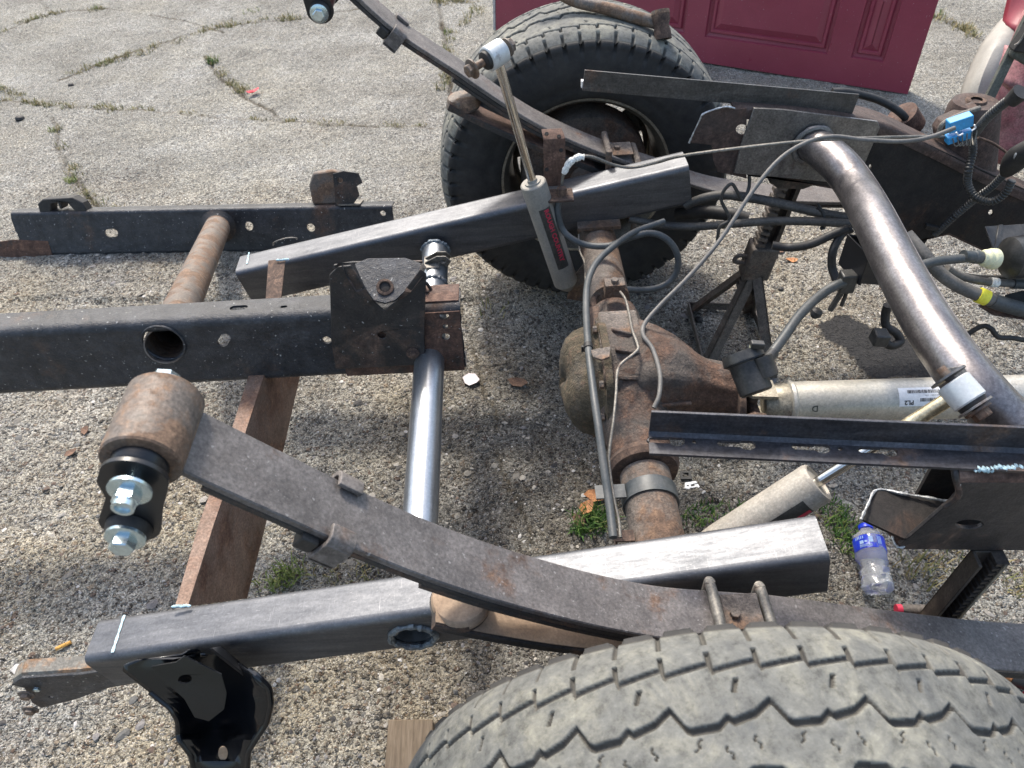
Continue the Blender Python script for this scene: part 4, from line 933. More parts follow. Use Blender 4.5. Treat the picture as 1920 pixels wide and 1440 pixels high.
# rust-stained doubler plate on the end of the rail, behind the hanger
ua, ub = fu(790, 600)[0], fu(858, 600)[0]
mb = MB().plate([[(ua-.17, .006), (ub+.004, .004), (ub+.006, H2-.012), (ua-.17, H2-.014)]]+[h for h in hs[3:]]+[], lambda u, v, w: T2(u, v, -.0035-w), .003); obj('doubler_plate', mb, M['blackmix'], of, bevel=.0006)
mb = MB().plate([[(ua-.02, .014), (ub+.005, .014), (ub+.005, .075), (ua-.02, .075)], slot(ua+.0, .045, .035, .012)], lambda u, v, w: T2(u, H2+.003+w, v), .003); obj('top_doubler', mb, M['rustred'], of, bevel=.0006)
mb = MB(); g = T2(ua+.01, H2+.003, .05)
for s_ in (-1,): mb.tube(smooth([T2(ua-.018, H2+.004, .058), T2(ua-.014, H2+.018, .058), T2(ua+.01, H2+.02, .058), T2(ua+.02, H2+.004, .058)], 4), .0035, 8)
obj('lifting_loop', mb, M['blackrust'], of)
for (px, py, m_) in ((434, 566, 0), (520, 560, 0)):
    pass
# spring hanger (horned) riveted on the mid rail
hp_ = lambda px, py: fu(px, py)
horn = [(620, 505), (640, 492), (672, 488), (700, 520), (740, 565), (750, 560), (790, 512), (798, 500), (805, 540), (800, 545), (797, 668), (776, 676), (632, 684), (625, 640), (622, 560)]
def hz(px, py): return (.04 if py < 600 else max(0, .04*(1-(py-600)/80)))
bodyp = [(620, 508), (634, 493), (660, 490), (705, 560), (722, 574), (745, 556), (788, 498), (800, 506), (797, 600), (797, 668), (776, 676), (632, 684), (624, 640)]
u_ = lambda p: fu(*p)
mb = MB().plate([[u_(p) for p in bodyp], circ(*fu(717, 620), .0085, n=16)], lambda u, v, w: T2(u, v, -.016-w), .005)
obj('spring_hanger', mb, M['blackrust'], of, bevel=.0015)
yh = T2(*fu(720, 560), 0).y
tong = [(664, 492, .035), (690, 486, .05), (760, 484, .05), (792, 492, .035), (782, 512, .012), (758, 546, -.018), (742, 566, -.03), (722, 573, -.034), (702, 566, -.03), (686, 542, -.014), (672, 512, .012)]
cb_ = at(722, 540, y=yh-.012)
TG = [at(a, b, y=yh+d) for a, b, d in tong]
quadplate(TG, .005, 'black', 'hanger_tongue', of, bev=.001)
nn_ = (TG[2]-TG[0]).cross(TG[7]-TG[0]).normalized(); nn_ = nn_ if nn_.dot(Vector(CP)-cb_) > 0 else -nn_
pc_ = sum(TG, Vector())/len(TG); vv_ = (cb_-Vector(CP)).normalized(); cb_ = Vector(CP)+vv_*((pc_-Vector(CP)).dot(nn_)/vv_.dot(nn_))
mb = MB().lathe([(0, .010), (.0, .0165), (.003, .016), (.004, .011)], cb_+nn_*.004, nn_, 28, False); obj('bush_ring', mb, M['rust'], of)
obj('bush_bore', MB().lathe([(.0042, .010), (.0046, .009)], cb_, nn_, 24), M['framedark'], of)
for a_l, a_r in ((((634, 493, -.016), (664, 492, .035), (672, 512, .012), (686, 542, -.014), (700, 562, -.02)), ((622, 508, -.016), (640, 497, -.01), (650, 520, -.014), (668, 548, -.016), (690, 565, -.018))), (((788, 498, -.01), (792, 492, .035), (782, 512, .012), (758, 546, -.018), (745, 560, -.02)), ((801, 506, -.016), (799, 500, -.0), (792, 520, -.014), (770, 548, -.016), (752, 562, -.018)))):
    mb = MB(); mb.rings([[at(p[0], p[1], y=yh+p[2]), at(q[0], q[1], y=yh+q[2]), at(q[0], q[1], y=yh+q[2]+.004), at(p[0], p[1], y=yh+p[2]+.004)] for p, q in zip(a_l, a_r)]); obj('hanger_cheek', mb, M['blackrust'], of)
# back wall of the hanger over the flange
quadplate([at(625, 500, y=yh+.06), at(662, 490, y=yh+.07), at(792, 490, y=yh+.07), at(798, 555, y=yh+.06), at(625, 560, y=yh+.06)], .005, 'blackrust', 'hanger_back', of)
for x, y in ((775, 652),): obj('rivet', MB().lathe([(0, .0135), (.003, .013), (.004, .007), (.007, .007), (.009, .003)], T2(*fu(x, y), -.017), T2(0, 0, -1)-T2(0, 0, 0), 24), M['rust'], of)
# tube between the rails
mb = MB().tube([t1-td*.002, t1.lerp(t2, .2), t1.lerp(t2, .6), t2+td*.0], .0385, 48, True, .003); obj('cross_tube', mb, M['rusteye'], of)
mb = MB(); rg = []
for k in range(32):
    a = 2*PI*k/32; c = T2(fu(307, 643)[0]+math.cos(a)*.041, fu(307, 643)[1]+math.sin(a)*.041, -.001); b = .003
    rad = T2(math.cos(a), math.sin(a), 0)-T2(0, 0, 0); nn = T2(0, 0, -1)-T2(0, 0, 0); rg.append([c+rad*math.cos(q)*b+nn*math.sin(q)*b for q in [i*PI/3 for i in range(6)]])
rg.append(rg[0]); mb.rings(rg, True, False, False); obj('weld_bead', mb, M['black'], of)
# far rail lying on the ground
up3 = (Vector((0, .30, .954))-td*0); GA, GB = at(18, 398, z=.150), at(735, 384, z=.146)
GA = Vector((GA.x, GA.y, .150)); U3 = (GB-GA).normalized(); up3 = (up3-U3*up3.dot(U3)).normalized(); H3 = .150
f3 = lambda px, py: faceuv(px, py, GA, up3, H3, U3)
hs = [slot(*f3(209, 437), .045, .027, .1), slot(*f3(467, 424), .03, .026, 1.2), circ(*f3(583, 427), .0135, n=18), circ(*f3(718, 400), .009, n=14)]
mb = MB(); T3 = rail(mb, GA, GB, H3, .06, .012, .005, up=up3, back=(0, 1, 0), box=False, holes=hs, cutA=.004, cutB=.001)
obj('frame_rail', mb, M['black'], of)
mb = MB().plate([[f3(-30, 457), f3(25, 449), f3(90, 452), f3(100, 482), f3(-60, 486), f3(-60, 462)]], lambda u, v, w: T3(u, v, -.002-w), .004); obj('rail_tail', mb, M['blackmix'], of, bevel=.001)
mb = MB().lathe([(0, .05), (.006, .055), (.012, .045), (.02, .036)], t2-td*.02, -td, 36); obj('tube_collar', mb, M['blackrust'], of)
# bump stop on the left of the far rail
q0 = f3(112, 390)
bst = [(-.085, 0), (-.083, .03), (-.06, .045), (.055, .05), (.085, .03), (.095, .0), (.05, 0), (.03, .03), (.006, .034), (.004, .01), (-.006, .01), (-.008, .034), (-.03, .03), (-.04, 0)]
mb = MB().plate([[(q0[0]+a*.9, H3-.004+b*.95) for a, b in bst]], lambda u, v, w: T3(u, v, .005-w), .04); obj('bump_stop', mb, M['rubber'], of, bevel=.004)
# bracket on the right of the far rail
mb = MB(); q1 = f3(625, 380)
mb.plate([[(q1[0]-.075, H3), (q1[0]-.078, H3+.06), (q1[0]-.06, H3+.1), (q1[0]+.0, H3+.108), (q1[0]+.03, H3+.1), (q1[0]+.03, H3)]], lambda u, v, w: T3(u, v, .02-w), .03)
obj('rail_bracket', mb, M['rusteye'], of, bevel=.006)
mb = MB(); mb.plate([[(q1[0]+.005, H3-.0), (q1[0]+.01, H3+.1), (q1[0]+.045, H3+.108), (q1[0]+.09, H3+.1), (q1[0]+.1, H3+.07), (q1[0]+.08, H3+.06), (q1[0]+.085, H3+.03), (q1[0]+.06, H3)], circ(q1[0]+.03, H3+.08, .009, n=16)], lambda u, v, w: T3(u, v, .004-w), .007)
obj('bracket_plate', mb, M['blackrust'], of, bevel=.001)
mb = MB().obb(T3(q1[0]+.015, H3+.001, -.004), U3*.07, up3*.004, T3(0, 0, .06)-T3(0, 0, 0)); obj('bracket_foot', mb, M['line'], of)

# ------------------------------------------------------------------ truck frame
tf = thing('truck_chassis', 'rusty truck frame with bent round crossmember at the right edge', 'vehicle frame', (.5, .7, .55))
yF = 1.16
def yp(pts, y): return [(at(a, b, y=y).x, at(a, b, y=y).z) for a, b in pts]
TY_ = lambda y0: (lambda u, v, w: Vector((u, y0-w, v)))
# web of the far rail
webp = [(1408, 206), (1500, 208), (1640, 228), (1740, 270), (1840, 318), (1960, 372), (2100, 440), (2100, 600), (1960, 520), (1850, 470), (1780, 437), (1740, 448), (1725, 470), (1700, 462), (1660, 400), (1560, 350), (1402, 330)]
mb = MB().plate([yp(webp, yF), yp([(1632+3*math.cos(a), 312+4*math.sin(a)) for a in [i*PI/5 for i in range(10)]], yF), yp([(1858+5*math.cos(a), 399+6*math.sin(a)) for a in [i*PI/5 for i in range(10)]], yF)], TY_(yF), .006)
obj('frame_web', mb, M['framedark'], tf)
topl = [(1375, 205), (1500, 212), (1640, 232), (1740, 275), (1840, 325), (1960, 378), (2100, 446)]
ft_ = smooth([at(a, b, y=yF-.004) for a, b in topl], 6)
mb = MB(); rg = []
for p in ft_:
    t = []
    for k in range(7): a = PI/2*k/6; t.append(p+Vector((0, .012-.012*math.cos(a)-.0, -.012+.012*math.sin(a)+.006)))
    t.append(p+Vector((0, .065, .006))); t.append(p+Vector((0, .065, .001))); t.append(p+Vector((0, .012, .0))); t.append(p+Vector((0, .006, -.02))); t.append(p+Vector((0, 0, -.02))); rg.append(t)
mb.rings(rg); obj('frame_flange', mb, M['frame'], tf)
botl = [(1372, 318), (1560, 350), (1660, 400), (1700, 455), (1780, 437), (1850, 470), (1960, 520)]
mb = MB(); mb.rings([[at(a, b, y=yF)+Vector((0, 0, 0)), at(a, b, y=yF)+Vector((0, .06, 0)), at(a, b, y=yF)+Vector((0, .06, -.005)), at(a, b, y=yF)+Vector((0, 0, -.005))] for a, b in botl]); obj('lower_flange', mb, M['frame'], tf)
# cut flap at the left end
flap = [(1400, 203), (1378, 205), (1362, 200), (1318, 214), (1312, 225), (1300, 250), (1292, 268), (1335, 272), (1338, 300), (1345, 322), (1400, 335)]
mb = MB().plate([yp(flap, yF-.006), yp([(1391+11*math.cos(a), 243+10*math.sin(a)) for a in [i*PI/8 for i in range(16)]], yF-.006)], TY_(yF-.006), .005); obj('cut_web_flap', mb, M['frame'], tf, bevel=.0008)
cutl = [at(a, b, y=yF-.009) for a, b in ((1378, 203), (1362, 200), (1340, 205), (1318, 214), (1312, 225), (1300, 250), (1292, 268))]
mb = MB().tube(smooth(cutl, 5), [.0018+random.uniform(-.0006, .0008) for _ in range(6*5+1)], 6); obj('cut_edge', mb, M['cut'], tf)
# new gusset plate
gus = [(1414, 203), (1470, 206), (1646, 228), (1650, 240), (1612, 330), (1560, 342), (1376, 325), (1390, 270)]
mb = MB().plate([yp(gus, yF-.014)], TY_(yF-.014), .006); obj('gusset_plate', mb, M['millgrey'], tf, bevel=.001)
# bent crossmember
cm = [at(1522, 268, y=yF-.01), at(1545, 285, y=1.11), at(1575, 312, y=1.05), at(1605, 352, y=.98), at(1640, 415, z=.635), at(1690, 515, z=.635), at(1740, 605, z=.632), at(1790, 680, z=.628), at(1835, 735, z=.62), at(1880, 782, z=.60), at(1925, 825, z=.585)]
cmp_ = smooth(cm, 6); mb = MB().tube(cmp_, .037, 48); obj('crossmember_tube', mb, M['tube'], tf)
mb = MB(); o1 = Vector((1, 0, 0)); c0 = cm[0]; rg = []
for k in range(40):
    a = 2*PI*k/40; rad = Vector((math.cos(a), 0, math.sin(a))); b = .006*random.uniform(.8, 1.2); c = c0+rad*.04+Vector((0, -.012, 0)); rg.append([c+rad*math.cos(q)*b+Vector((0, math.sin(q)*b, 0)) for q in [i*PI/4 for i in range(8)]])
rg.append(rg[0]); mb.rings(rg, True, False, False); obj('weld_bead', mb, M['millgrey'], tf)
# raised seam along the tube
for du in (.0, .35):
    pts = []
    for i, p in enumerate(cmp_[6:-6]):
        j = i+6; t = (cmp_[j+1]-cmp_[j-1]).normalized(); sd = t.cross(Vector((0, 0, 1))).normalized()
        a = 2.35+du; pts.append(p+(sd*math.cos(a)+sd.cross(t)*math.sin(a))*.0365)
    obj('tube_seam', MB().tube(pts, .0013, 6), M['tube'], tf)
# black bracket hanging on the left of the tube
bx = at(1590, 440, z=.58); mb = MB(); d1, d2 = Vector((.045, -.05, -.02)), Vector((0, 0, -.085))
mb.obb(bx, Vector((.05, -.02, 0)), Vector((0, 0, -.07)), Vector((0, .004, 0))); mb.obb(bx, Vector((0, .0, -.07)), Vector((.015, -.07, 0)), Vector((.004, 0, 0))); mb.obb(bx+Vector((.015, -.07, .02)), Vector((.045, -.01, 0)), Vector((0, 0, -.085)), Vector((0, .004, 0)))
obj('tube_bracket', mb, M['satin'], tf, bevel=.001)
# near rail stub
yN = .215
st1 = [(1796, 905), (1920, 905), (2060, 905), (2060, 1034), (1690, 1030), (1686, 1022), (1712, 1002), (1758, 962), (1784, 940), (1796, 925)]
mb = MB().plate([yp(st1, yN), yp([(1818+26*math.cos(a), 983+8*math.sin(a)) for a in [i*PI/10 for i in range(20)]], yN)], TY_(yN), .006); obj('near_frame_rail', mb, M['nearrail'], tf, bevel=.001)
e0, e1 = at(1797, 905, y=yN), at(2060, 905, y=yN); mb = MB(); rg = []
for p in (e0, e1):
    t = [p+Vector((0, .014-.014*math.cos(PI/2*k/6), .014*math.sin(PI/2*k/6))) for k in range(7)]+[p+Vector((0, .075, .014)), p+Vector((0, .075, .009)), p+Vector((0, .014, .009)), p+Vector((0, .005, 0))]
    rg.append(t)
mb.rings(rg); obj('near_rail_flange', mb, M['rustred'], tf)
zt_ = e0.z+.014
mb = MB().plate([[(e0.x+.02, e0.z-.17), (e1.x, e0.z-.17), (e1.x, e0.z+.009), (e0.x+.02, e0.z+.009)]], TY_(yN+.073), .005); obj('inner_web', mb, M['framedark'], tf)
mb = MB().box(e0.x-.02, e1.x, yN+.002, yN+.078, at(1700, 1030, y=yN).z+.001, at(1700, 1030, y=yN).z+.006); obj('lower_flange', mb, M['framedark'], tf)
# heat-marked rounded cut edge
cutp = [at(a, b, y=yN-.001) for a, b in ((1797, 903), (1798, 925), (1785, 940), (1770, 950))]
mb = MB().tube(smooth([e0+Vector((-.0, .075, .012)), e0+Vector((-.003, .04, .013)), e0+Vector((-.004, .014, .012)), e0+Vector((-.003, .004, .004))]+cutp[1:], 5), .0042, 8); obj('cut_edge', mb, M['blackrust'], tf)
# lower flange tab left standing
zl_ = at(1690, 1030, y=yN).z
tabp = [(1645, 918), (1700, 926), (1786, 940), (1770, 956), (1700, 1008), (1614, 975), (1625, 945)]
quadplate([at(a, b, z=zl_+.03+(.0 if b > 950 else .012)) for a, b in tabp], .006, 'framedark', 'flange_tab', tf)
mb = MB().tube(smooth([at(a, b, z=zl_+.045) for a, b in ((1614, 975), (1628, 945), (1645, 918), (1690, 925), (1740, 933), (1786, 941))], 5), [.0018+random.uniform(-.0008, .001) for _ in range(26)], 6); obj('cut_edge', mb, M['cut'], tf)
quadplate([at(a, b, z=zl_+.002) for a, b in ((1660, 988), (1700, 1005), (1712, 1006), (1690, 1026), (1680, 1024), (1672, 1005))], .005, 'rustred', 'torn_flange', tf)
mb = MB().tube(smooth([at(a, b, z=zl_+.006) for a, b in ((1714, 1004), (1705, 1015), (1692, 1026), (1680, 1023), (1672, 1005))], 5), [.002+random.uniform(-.001, .0012) for _ in range(21)], 6); obj('cut_edge', mb, M['cut'], tf)
# blue tack welds under the angle iron
mb = MB(); p = at(1876, 878, z=zt_+.003)
for k in range(11): mb.lathe([(-.004, .001), (0, .0045), (.004, .001)], p+Vector((-.026+.005*k, random.uniform(-.002, .002), random.uniform(-.001, .001))), (1, .2, 0), 8)
p = at(1826, 878, z=zt_+.002); mb.lathe([(-.006, .001), (0, .003), (.006, .001)], p, (0, 1, 0), 8)
obj('tack_weld', mb, M['slagblue'], tf)
# cab mount cone on the far rail
cb = at(1795, 335, y=1.24); ct = at(1830, 190, y=1.24)
mb = MB(); rg = []
for f_, rx in ((0, .082), (.3, .075), (.7, .062), (.93, .055), (1, .048)):
    c = cb.lerp(ct, f_); rg.append([c+Vector((rx*math.cos(a), rx*.9*math.sin(a), 0)) for a in [i*PI/18 for i in range(36)]])
mb.rings(rg); obj('cab_mount', mb, M['frame'], tf)
obj('mount_washer', MB().lathe([(0, .014), (0, .022), (.004, .02), (.004, .012)], ct+Vector((0, 0, .001)), (0, 0, 1), 28, False), M['rust'], tf)
mb = MB().tube([at(1690, 215, y=1.3), at(1706, 240, y=1.3)], .035, 24); obj('mount_boss', mb, M['rustred'], tf)
cupp = [at(a, b, y=1.2) for a, b in ((1757, 246), (1768, 230), (1836, 200), (1838, 220), (1845, 260), (1760, 262))]
quadplate(cupp, .03, 'frame', 'mount_cup', tf, bev=.003)
mb = MB().tube(smooth([at(a, b, y=1.17) for a, b in ((1760, 250), (1768, 232), (1800, 215), (1838, 202))], 4), .005, 8); obj('cup_rim', mb, M['line'], tf)

# ------------------------------------------------------------------ angle irons
t = thing('angle_iron', 'dark angle iron with keyhole slots resting on the near rail, foreground right', 'steel angle', (.3, .3, .72))
zA = zt_+.001; a_, b_ = at(1216, 817, z=zA), at(2000, 853, z=zA); Ua = (b_-a_).normalized(); Na = Vector((Ua.y, -Ua.x, 0)).normalized(); La = (b_-a_).length
if Na.y > 0: Na = -Na
hs = []
def au(px, py): P = at(px, py, z=zA); return (P-a_).dot(Ua), (P-a_).dot(Na)
for px, py, hole in ((1268, 831, 1), (1400, 838, 0), (1540, 844, 1), (1665, 850, 0)):
    cu_, cv = au(px, py); key = []
    for i in range(13): a = -2.6+5.2*i/12; key.append((cu_+.0105*math.cos(a), cv+.0085*math.sin(a)))
    key += [(cu_-.034, cv+.0042), (cu_-.038, cv), (cu_-.034, cv-.0042)]; hs.append(key)
    if hole: hs.append(circ(cu_+.022, cv, .0032, n=10))
Wa = .033
mb = MB().plate([[(0, .004), (La, .004), (La, Wa), (0.0, Wa)]]+hs, lambda u, v, w: a_+Ua*u+Na*v+Vector((0, 0, .004+w)), .004)
obj('flat_leg', mb, M['angle'], t, bevel=.0006)
mb = MB(); o_ = a_-Ua*0+Na*.0; mb.obb(o_, Ua*La, -Na*.004, Vector((0, 0, .045))); obj('upright_leg', mb, M['angle'], t, bevel=.0006)
mb = MB(); rg = []
for p in (a_, b_): rg.append([p+Na*.0, p+Na*.005, p+Na*.005+Vector((0, 0, .0045)), p+Na*.0025+Vector((0, 0, .006)), p+Na*.0+Vector((0, 0, .009))])
mb.rings(rg); obj('root_fillet', mb, M['angle'], t)
t = thing('angle_iron', 'plain dull grey angle iron lying on the far rail before the maroon door', 'steel angle', (.25, 1.2, .72))
p1, p2 = at(1092, 170, y=1.19), at(1598, 214, y=1.17); U5 = (p2-p1); L5 = U5.length
mb = MB().obb(p1, U5, Vector((0, .004, 0)), Vector((.004, 0, .042))); obj('upright_leg', mb, M['anglefar'], t, bevel=.0006)
mb = MB().obb(p1+Vector((0, .004, 0)), U5, Vector((0, .038, 0)), Vector((0, 0, .004))); obj('flat_leg', mb, M['anglefar'], t, bevel=.0006)
mb = MB().obb(at(1090, 165, y=1.2), (.006, 0, 0), (0, .01, 0), (0, 0, .014)); obj('end_tag', mb, M['white'], t)

# ------------------------------------------------------------------ driveshaft
t = thing('driveshaft', 'dull silver driveshaft running right from the differential', 'driveshaft', (.6, .6, .4))
zD = .40; dA, dB = at(1478, 755, z=zD), at(2050, 738, z=zD); Ud = (dB-dA).normalized(); Ld = (dB-dA).length; RD = .0385
obj('shaft_tube', MB().lathe([(0, RD-.003), (.002, RD), (Ld, RD)], dA, Ud, 56), M['alu'], t)
obj('weld_ring', MB().lathe([(-.004, RD-.002), (-.002, RD+.0025), (.004, RD+.003), (.007, RD+.0005)], dA, Ud, 56, False), M['alu'], t)
mb = MB().lathe([(-.045, .022), (-.03, .034), (-.012, .037), (0, .036)], dA, Ud, 40); obj('shaft_yoke', mb, M['aluyoke'], t)
for s_ in (-1, 1):
    mb = MB(); pl = [(-.03, -.022), (-.075, -.018), (-.085, -.006), (-.085, .01), (-.07, .02), (-.03, .026)]
    mb.plate([pl, circ(-.068, .0, .011, n=16)], lambda u, v, w: dA+Ud*u+Vector((0, v*.9, s_*.03-(w if s_ > 0 else w+.007)*1)), .007 if s_ > 0 else .007)
    obj('yoke_ear', mb, M['aluyoke'], t, bevel=.002)
mb = MB().tube([dA-Ud*.068+Vector((0, 0, -.036)), dA-Ud*.068+Vector((0, 0, .036))], .0105, 20); mb.tube([dA-Ud*.068+Vector((0, -.036, 0)), dA-Ud*.068+Vector((0, .036, 0))], .0105, 20); obj('universal_joint', mb, M['cast'], t)
mb = MB()
for s_ in (-1, 1): mb.plate([[(-.06, -.012), (-.052, .014), (-.075, .02), (-.09, .014), (-.09, -.014), (-.075, -.02)]], lambda u, v, w: dA+Ud*u+Vector((0, s_*.038-w*s_, v)), .008)
mb.lathe([(-.098, .04), (-.086, .04), (-.084, .025)], dA, Ud, 36); obj('pinion_yoke', mb, M['rust'], t, bevel=.002)
# sticker wrapped on the shaft with print (the word is upside down as on the shaft)
def wrap(u, v, lift, o, U_, Rr, ref):
    """u along the axis, v round the surface"""
    w = U_.cross(ref).normalized(); a = v/Rr; return o+U_*u+(ref*math.cos(a)+w*math.sin(a))*(Rr+lift)
refd = (Vector(CP)-(dA+Ud*.3)); refd = (refd-Ud*refd.dot(Ud)).normalized()
su, sv = (at(1728, 745, z=zD+.03)-dA).dot(Ud), .004
wd_ = Ud.cross(refd).normalized(); sg = 1 if wd_.dot(Vector(CU)) > 0 else -1
def onshaft(vs, fs, mat, name, lift, cu, cv, flip=False, parent=None, nsub=1):
    mb = MB(); k = -1 if flip else 1
    V = [wrap(cu+k*x, sg*(cv+k*y), lift, dA, Ud, RD, refd) for x, y in vs]; mb.add(V, fs); return obj(name, mb, mat, parent or t, None)
def grid(w, h, nx=2, ny=10):
    vs = [(-w/2+w*i/nx, -h/2+h*j/ny) for j in range(ny+1) for i in range(nx+1)]; fs = [(j*(nx+1)+i, j*(nx+1)+i+1, (j+1)*(nx+1)+i+1, (j+1)*(nx+1)+i) for j in range(ny) for i in range(nx)]; return vs, fs
sticker = onshaft(*grid(.078, .034), M['white'], 'shaft_sticker', .0006, su, sv)
v_, f_ = textmesh('PL2', .011, .0003); onshaft(v_, f_, M['ink'], 'sticker_print', .0011, su-.022, sv-.010, True, sticker)
mb = MB()
def bars(cu, cv, w, h, n):
    x = -w/2
    while x < w/2:
        bw = random.choice((.0006, .001, .0016)); V = [wrap(cu+a, sg*(cv+b), .0011, dA, Ud, RD, refd) for a, b in ((x, -h/2), (x+bw, -h/2), (x+bw, h/2), (x, h/2))]; mb.add(V, [(0, 1, 2, 3)]); x += bw+random.choice((.0006, .0011))
bars(su+.004, sv+.009, .055, .006, 0); bars(su+.015, sv-.006, .035, .006, 0)
for k in range(3): bars(su+.01+.01*k, sv+.002, .008, .0012, 0)
obj('sticker_barcode', mb, M['ink'], sticker, None)
v_, f_ = textmesh('D', .016, .0004); onshaft(v_, f_, M['trim'], 'ink_stamp', .0005, .035, -.012, True)
# ------------------------------------------------------------------ shocks
t = thing('shock_absorber', 'tall grey shock absorber standing by the far wheel with a printed decal', 'shock absorber', (-.08, 1.12, .35), 'rear shock absorbers')
ys = 1.11; b0_, b1_ = at(1063, 535, y=ys), at(999, 342, y=ys); top_ = at(932, 108, y=ys); Us = (b1_-b0_).normalized(); Lsh = (b1_-b0_).length; RS = .0285
obj('shock_body', MB().lathe([(-.01, .012), (0, RS*.7), (.012, RS), (Lsh-.006, RS), (Lsh-.002, RS*.98), (Lsh, RS*.9)], b0_, Us, 48), M['shock'], t)
obj('rod_guide', MB().lathe([(0, RS*.62), (.003, RS*.6), (.003, RS*.4), (.008, RS*.36)], b1_, Us, 36), M['shock'], t)
obj('shock_rod', MB().tube([b1_, top_], .0095, 28), M['chrome'], t)
eo = at(928, 103, y=ys); eax = (at(915, 112, y=ys-.035)-at(945, 92, y=ys+.035)).normalized()
eax = Vector(-.74*CR-.60*CU-.32*CF).normalized()
EY = obj('upper_eye', MB().lathe([(-.02, .016), (-.02, .021), (-.018, .0235), (.018, .0235), (.02, .021), (.02, .016)], eo, eax, 40), M['whiteeye'], t)
obj('eye_bushing', MB().lathe([(.018, .019), (.026, .017), (.03, .009)], eo, eax, 32), M['rubber'], EY)
mb = MB().tube([eo-eax*.045, eo+eax*.062], .0075, 20); mb.bolt(eo+eax*.055, eax, .0125, .014, 1.5); mb.bolt(eo-eax*.03, -eax, .0135, .014, 1.3); obj('eye_bolt', mb, M['rusteye'], EY)
obj('rod_weld', MB().lathe([(0, .0095), (.01, .014), (.016, .016), (.02, .01)], top_-Us*.012, Us, 24), M['brass'], t)
# printed decal: dark panel with lettering along the body
refs = (Vector(CP)-(b0_+Us*.1)); refs = (refs-Us*refs.dot(Us)).normalized(); ws = Us.cross(refs)
def onshock(vs, fs, mat, name, lift, cu, cv, rot=True):
    mb = MB()
    V = []
    for x, y in vs:
        u, v = cu-x, cv-y      # text runs downwards along the body
        a = v/RS; V.append(b0_+Us*u+(refs*math.cos(a)+ws*math.sin(a))*(RS+lift))
    mb.add(V, fs); return obj(name, mb, mat, t, None)
cv0 = .006 if ws.dot(Vector(CR)) > 0 else -.006
onshock(*grid(.165, .027, 2, 10), M['plastic'], 'decal_panel', .0006, Lsh*.53, cv0)
def fliptext(v): return v
sgn = 1 if ws.dot(Vector(CR)) > 0 else -1
v_, f_ = textmesh('ROUGH COUNTRY', .0145, .0005); v_ = [(x*1.12, y) for x, y in v_]
onshock([(x, (-y if sgn < 0 else y)*-1) for x, y in v_], f_, M['redink'], 'decal_lettering', .0011, Lsh*.56, cv0+.002*sgn)
rgv = [(.0085*math.cos(a)*s_, .0085*math.sin(a)*s_) for a in [i*PI/12 for i in range(24)] for s_ in (1, .85)]; rgf = [(2*i, 2*i+1, (2*i+3) % 48, (2*i+2) % 48) for i in range(24)]
onshock(rgv, rgf, M['shock'], 'decal_emblem', .0013, Lsh*.17, cv0)

t = thing('shock_absorber', 'dusty shock absorber leaning right under the near angle iron', 'shock absorber', (.2, .4, .45), 'rear shock absorbers')
n0, n1, n2 = at(1330, 1000, z=.41), at(1535, 903, z=.5), at(1800, 735, z=.655); Un = (n1-n0).normalized(); Ln = (n1-n0).length
n2 = n1+Un*((n2-n1).dot(Un)) if False else n2; Un2 = (n2-n1).normalized(); n0 = n1-Un2*Ln
obj('shock_body', MB().lathe([(-.04, .03), (0, .033), (Ln-.006, .033), (Ln-.001, .031), (Ln, .028), (Ln-.004, .026), (Ln-.004, .012)], n0, Un2, 48), M['shocknear'], t)
obj('shock_rod', MB().tube([n1-Un2*.01, n1.lerp(n2, .55)], .0085, 24), M['chrome'], t)
obj('upper_rod', MB().tube([n1.lerp(n2, .55), n2], .0105, 24), M['brass'], t)
ne = at(1803, 735, y=.325); na = Vector(.50*CR-.80*CU-.36*CF).normalized()
EY = obj('upper_eye', MB().lathe([(-.017, .016), (-.017, .02), (-.015, .022), (.015, .022), (.017, .02), (.017, .016)], ne, na, 40), M['whiteeye'], t)
obj('eye_bushing', MB().lathe([(.016, .019), (.022, .018), (.024, .01)], ne, na, 32), M['rubber'], t)
mb = MB(); mb.lathe([(.023, .023), (.026, .023)], ne, na, 36); mb.lathe([(-.026, .024), (-.023, .024)], ne, na, 36); obj('eye_washer', mb, M['millgrey'], EY)
obj('eye_bolt', MB().tube([ne-na*.04, ne+na*.04], .006, 18).bolt(ne+na*.028, na, .0115, .014, 1.5), M['rusteye'], t)
quadplate([at(1775, 690, z=.69), at(1808, 686, z=.69), at(1840, 735, z=.665), at(1836, 745, z=.665), at(1812, 715, z=.675), at(1790, 706, z=.685)], .004, 'line', 'eye_bracket', t)
rf2 = (Vector(CP)-n0); rf2 = (rf2-Un2*rf2.dot(Un2)).normalized(); w2 = Un2.cross(rf2)
if w2.dot(Vector(CU)) > 0: w2 = -w2
mb = MB(); vs, fs = grid(.08, .03)
mb.add([n0+Un2*(Ln*.62+x)+(rf2*math.cos((y+.026)/.033)+w2*math.sin((y+.026)/.033))*.0337 for x, y in vs], fs); obj('decal_panel', mb, M['plastic'], t, None)
mb = MB(); vs, fs = grid(.045, .008)
mb.add([n0+Un2*(Ln*.62+.015+x)+(rf2*math.cos((y+.034)/.033)+w2*math.sin((y+.034)/.033))*.0342 for x, y in vs], fs); obj('decal_stripe', mb, M['redink'], t, None)

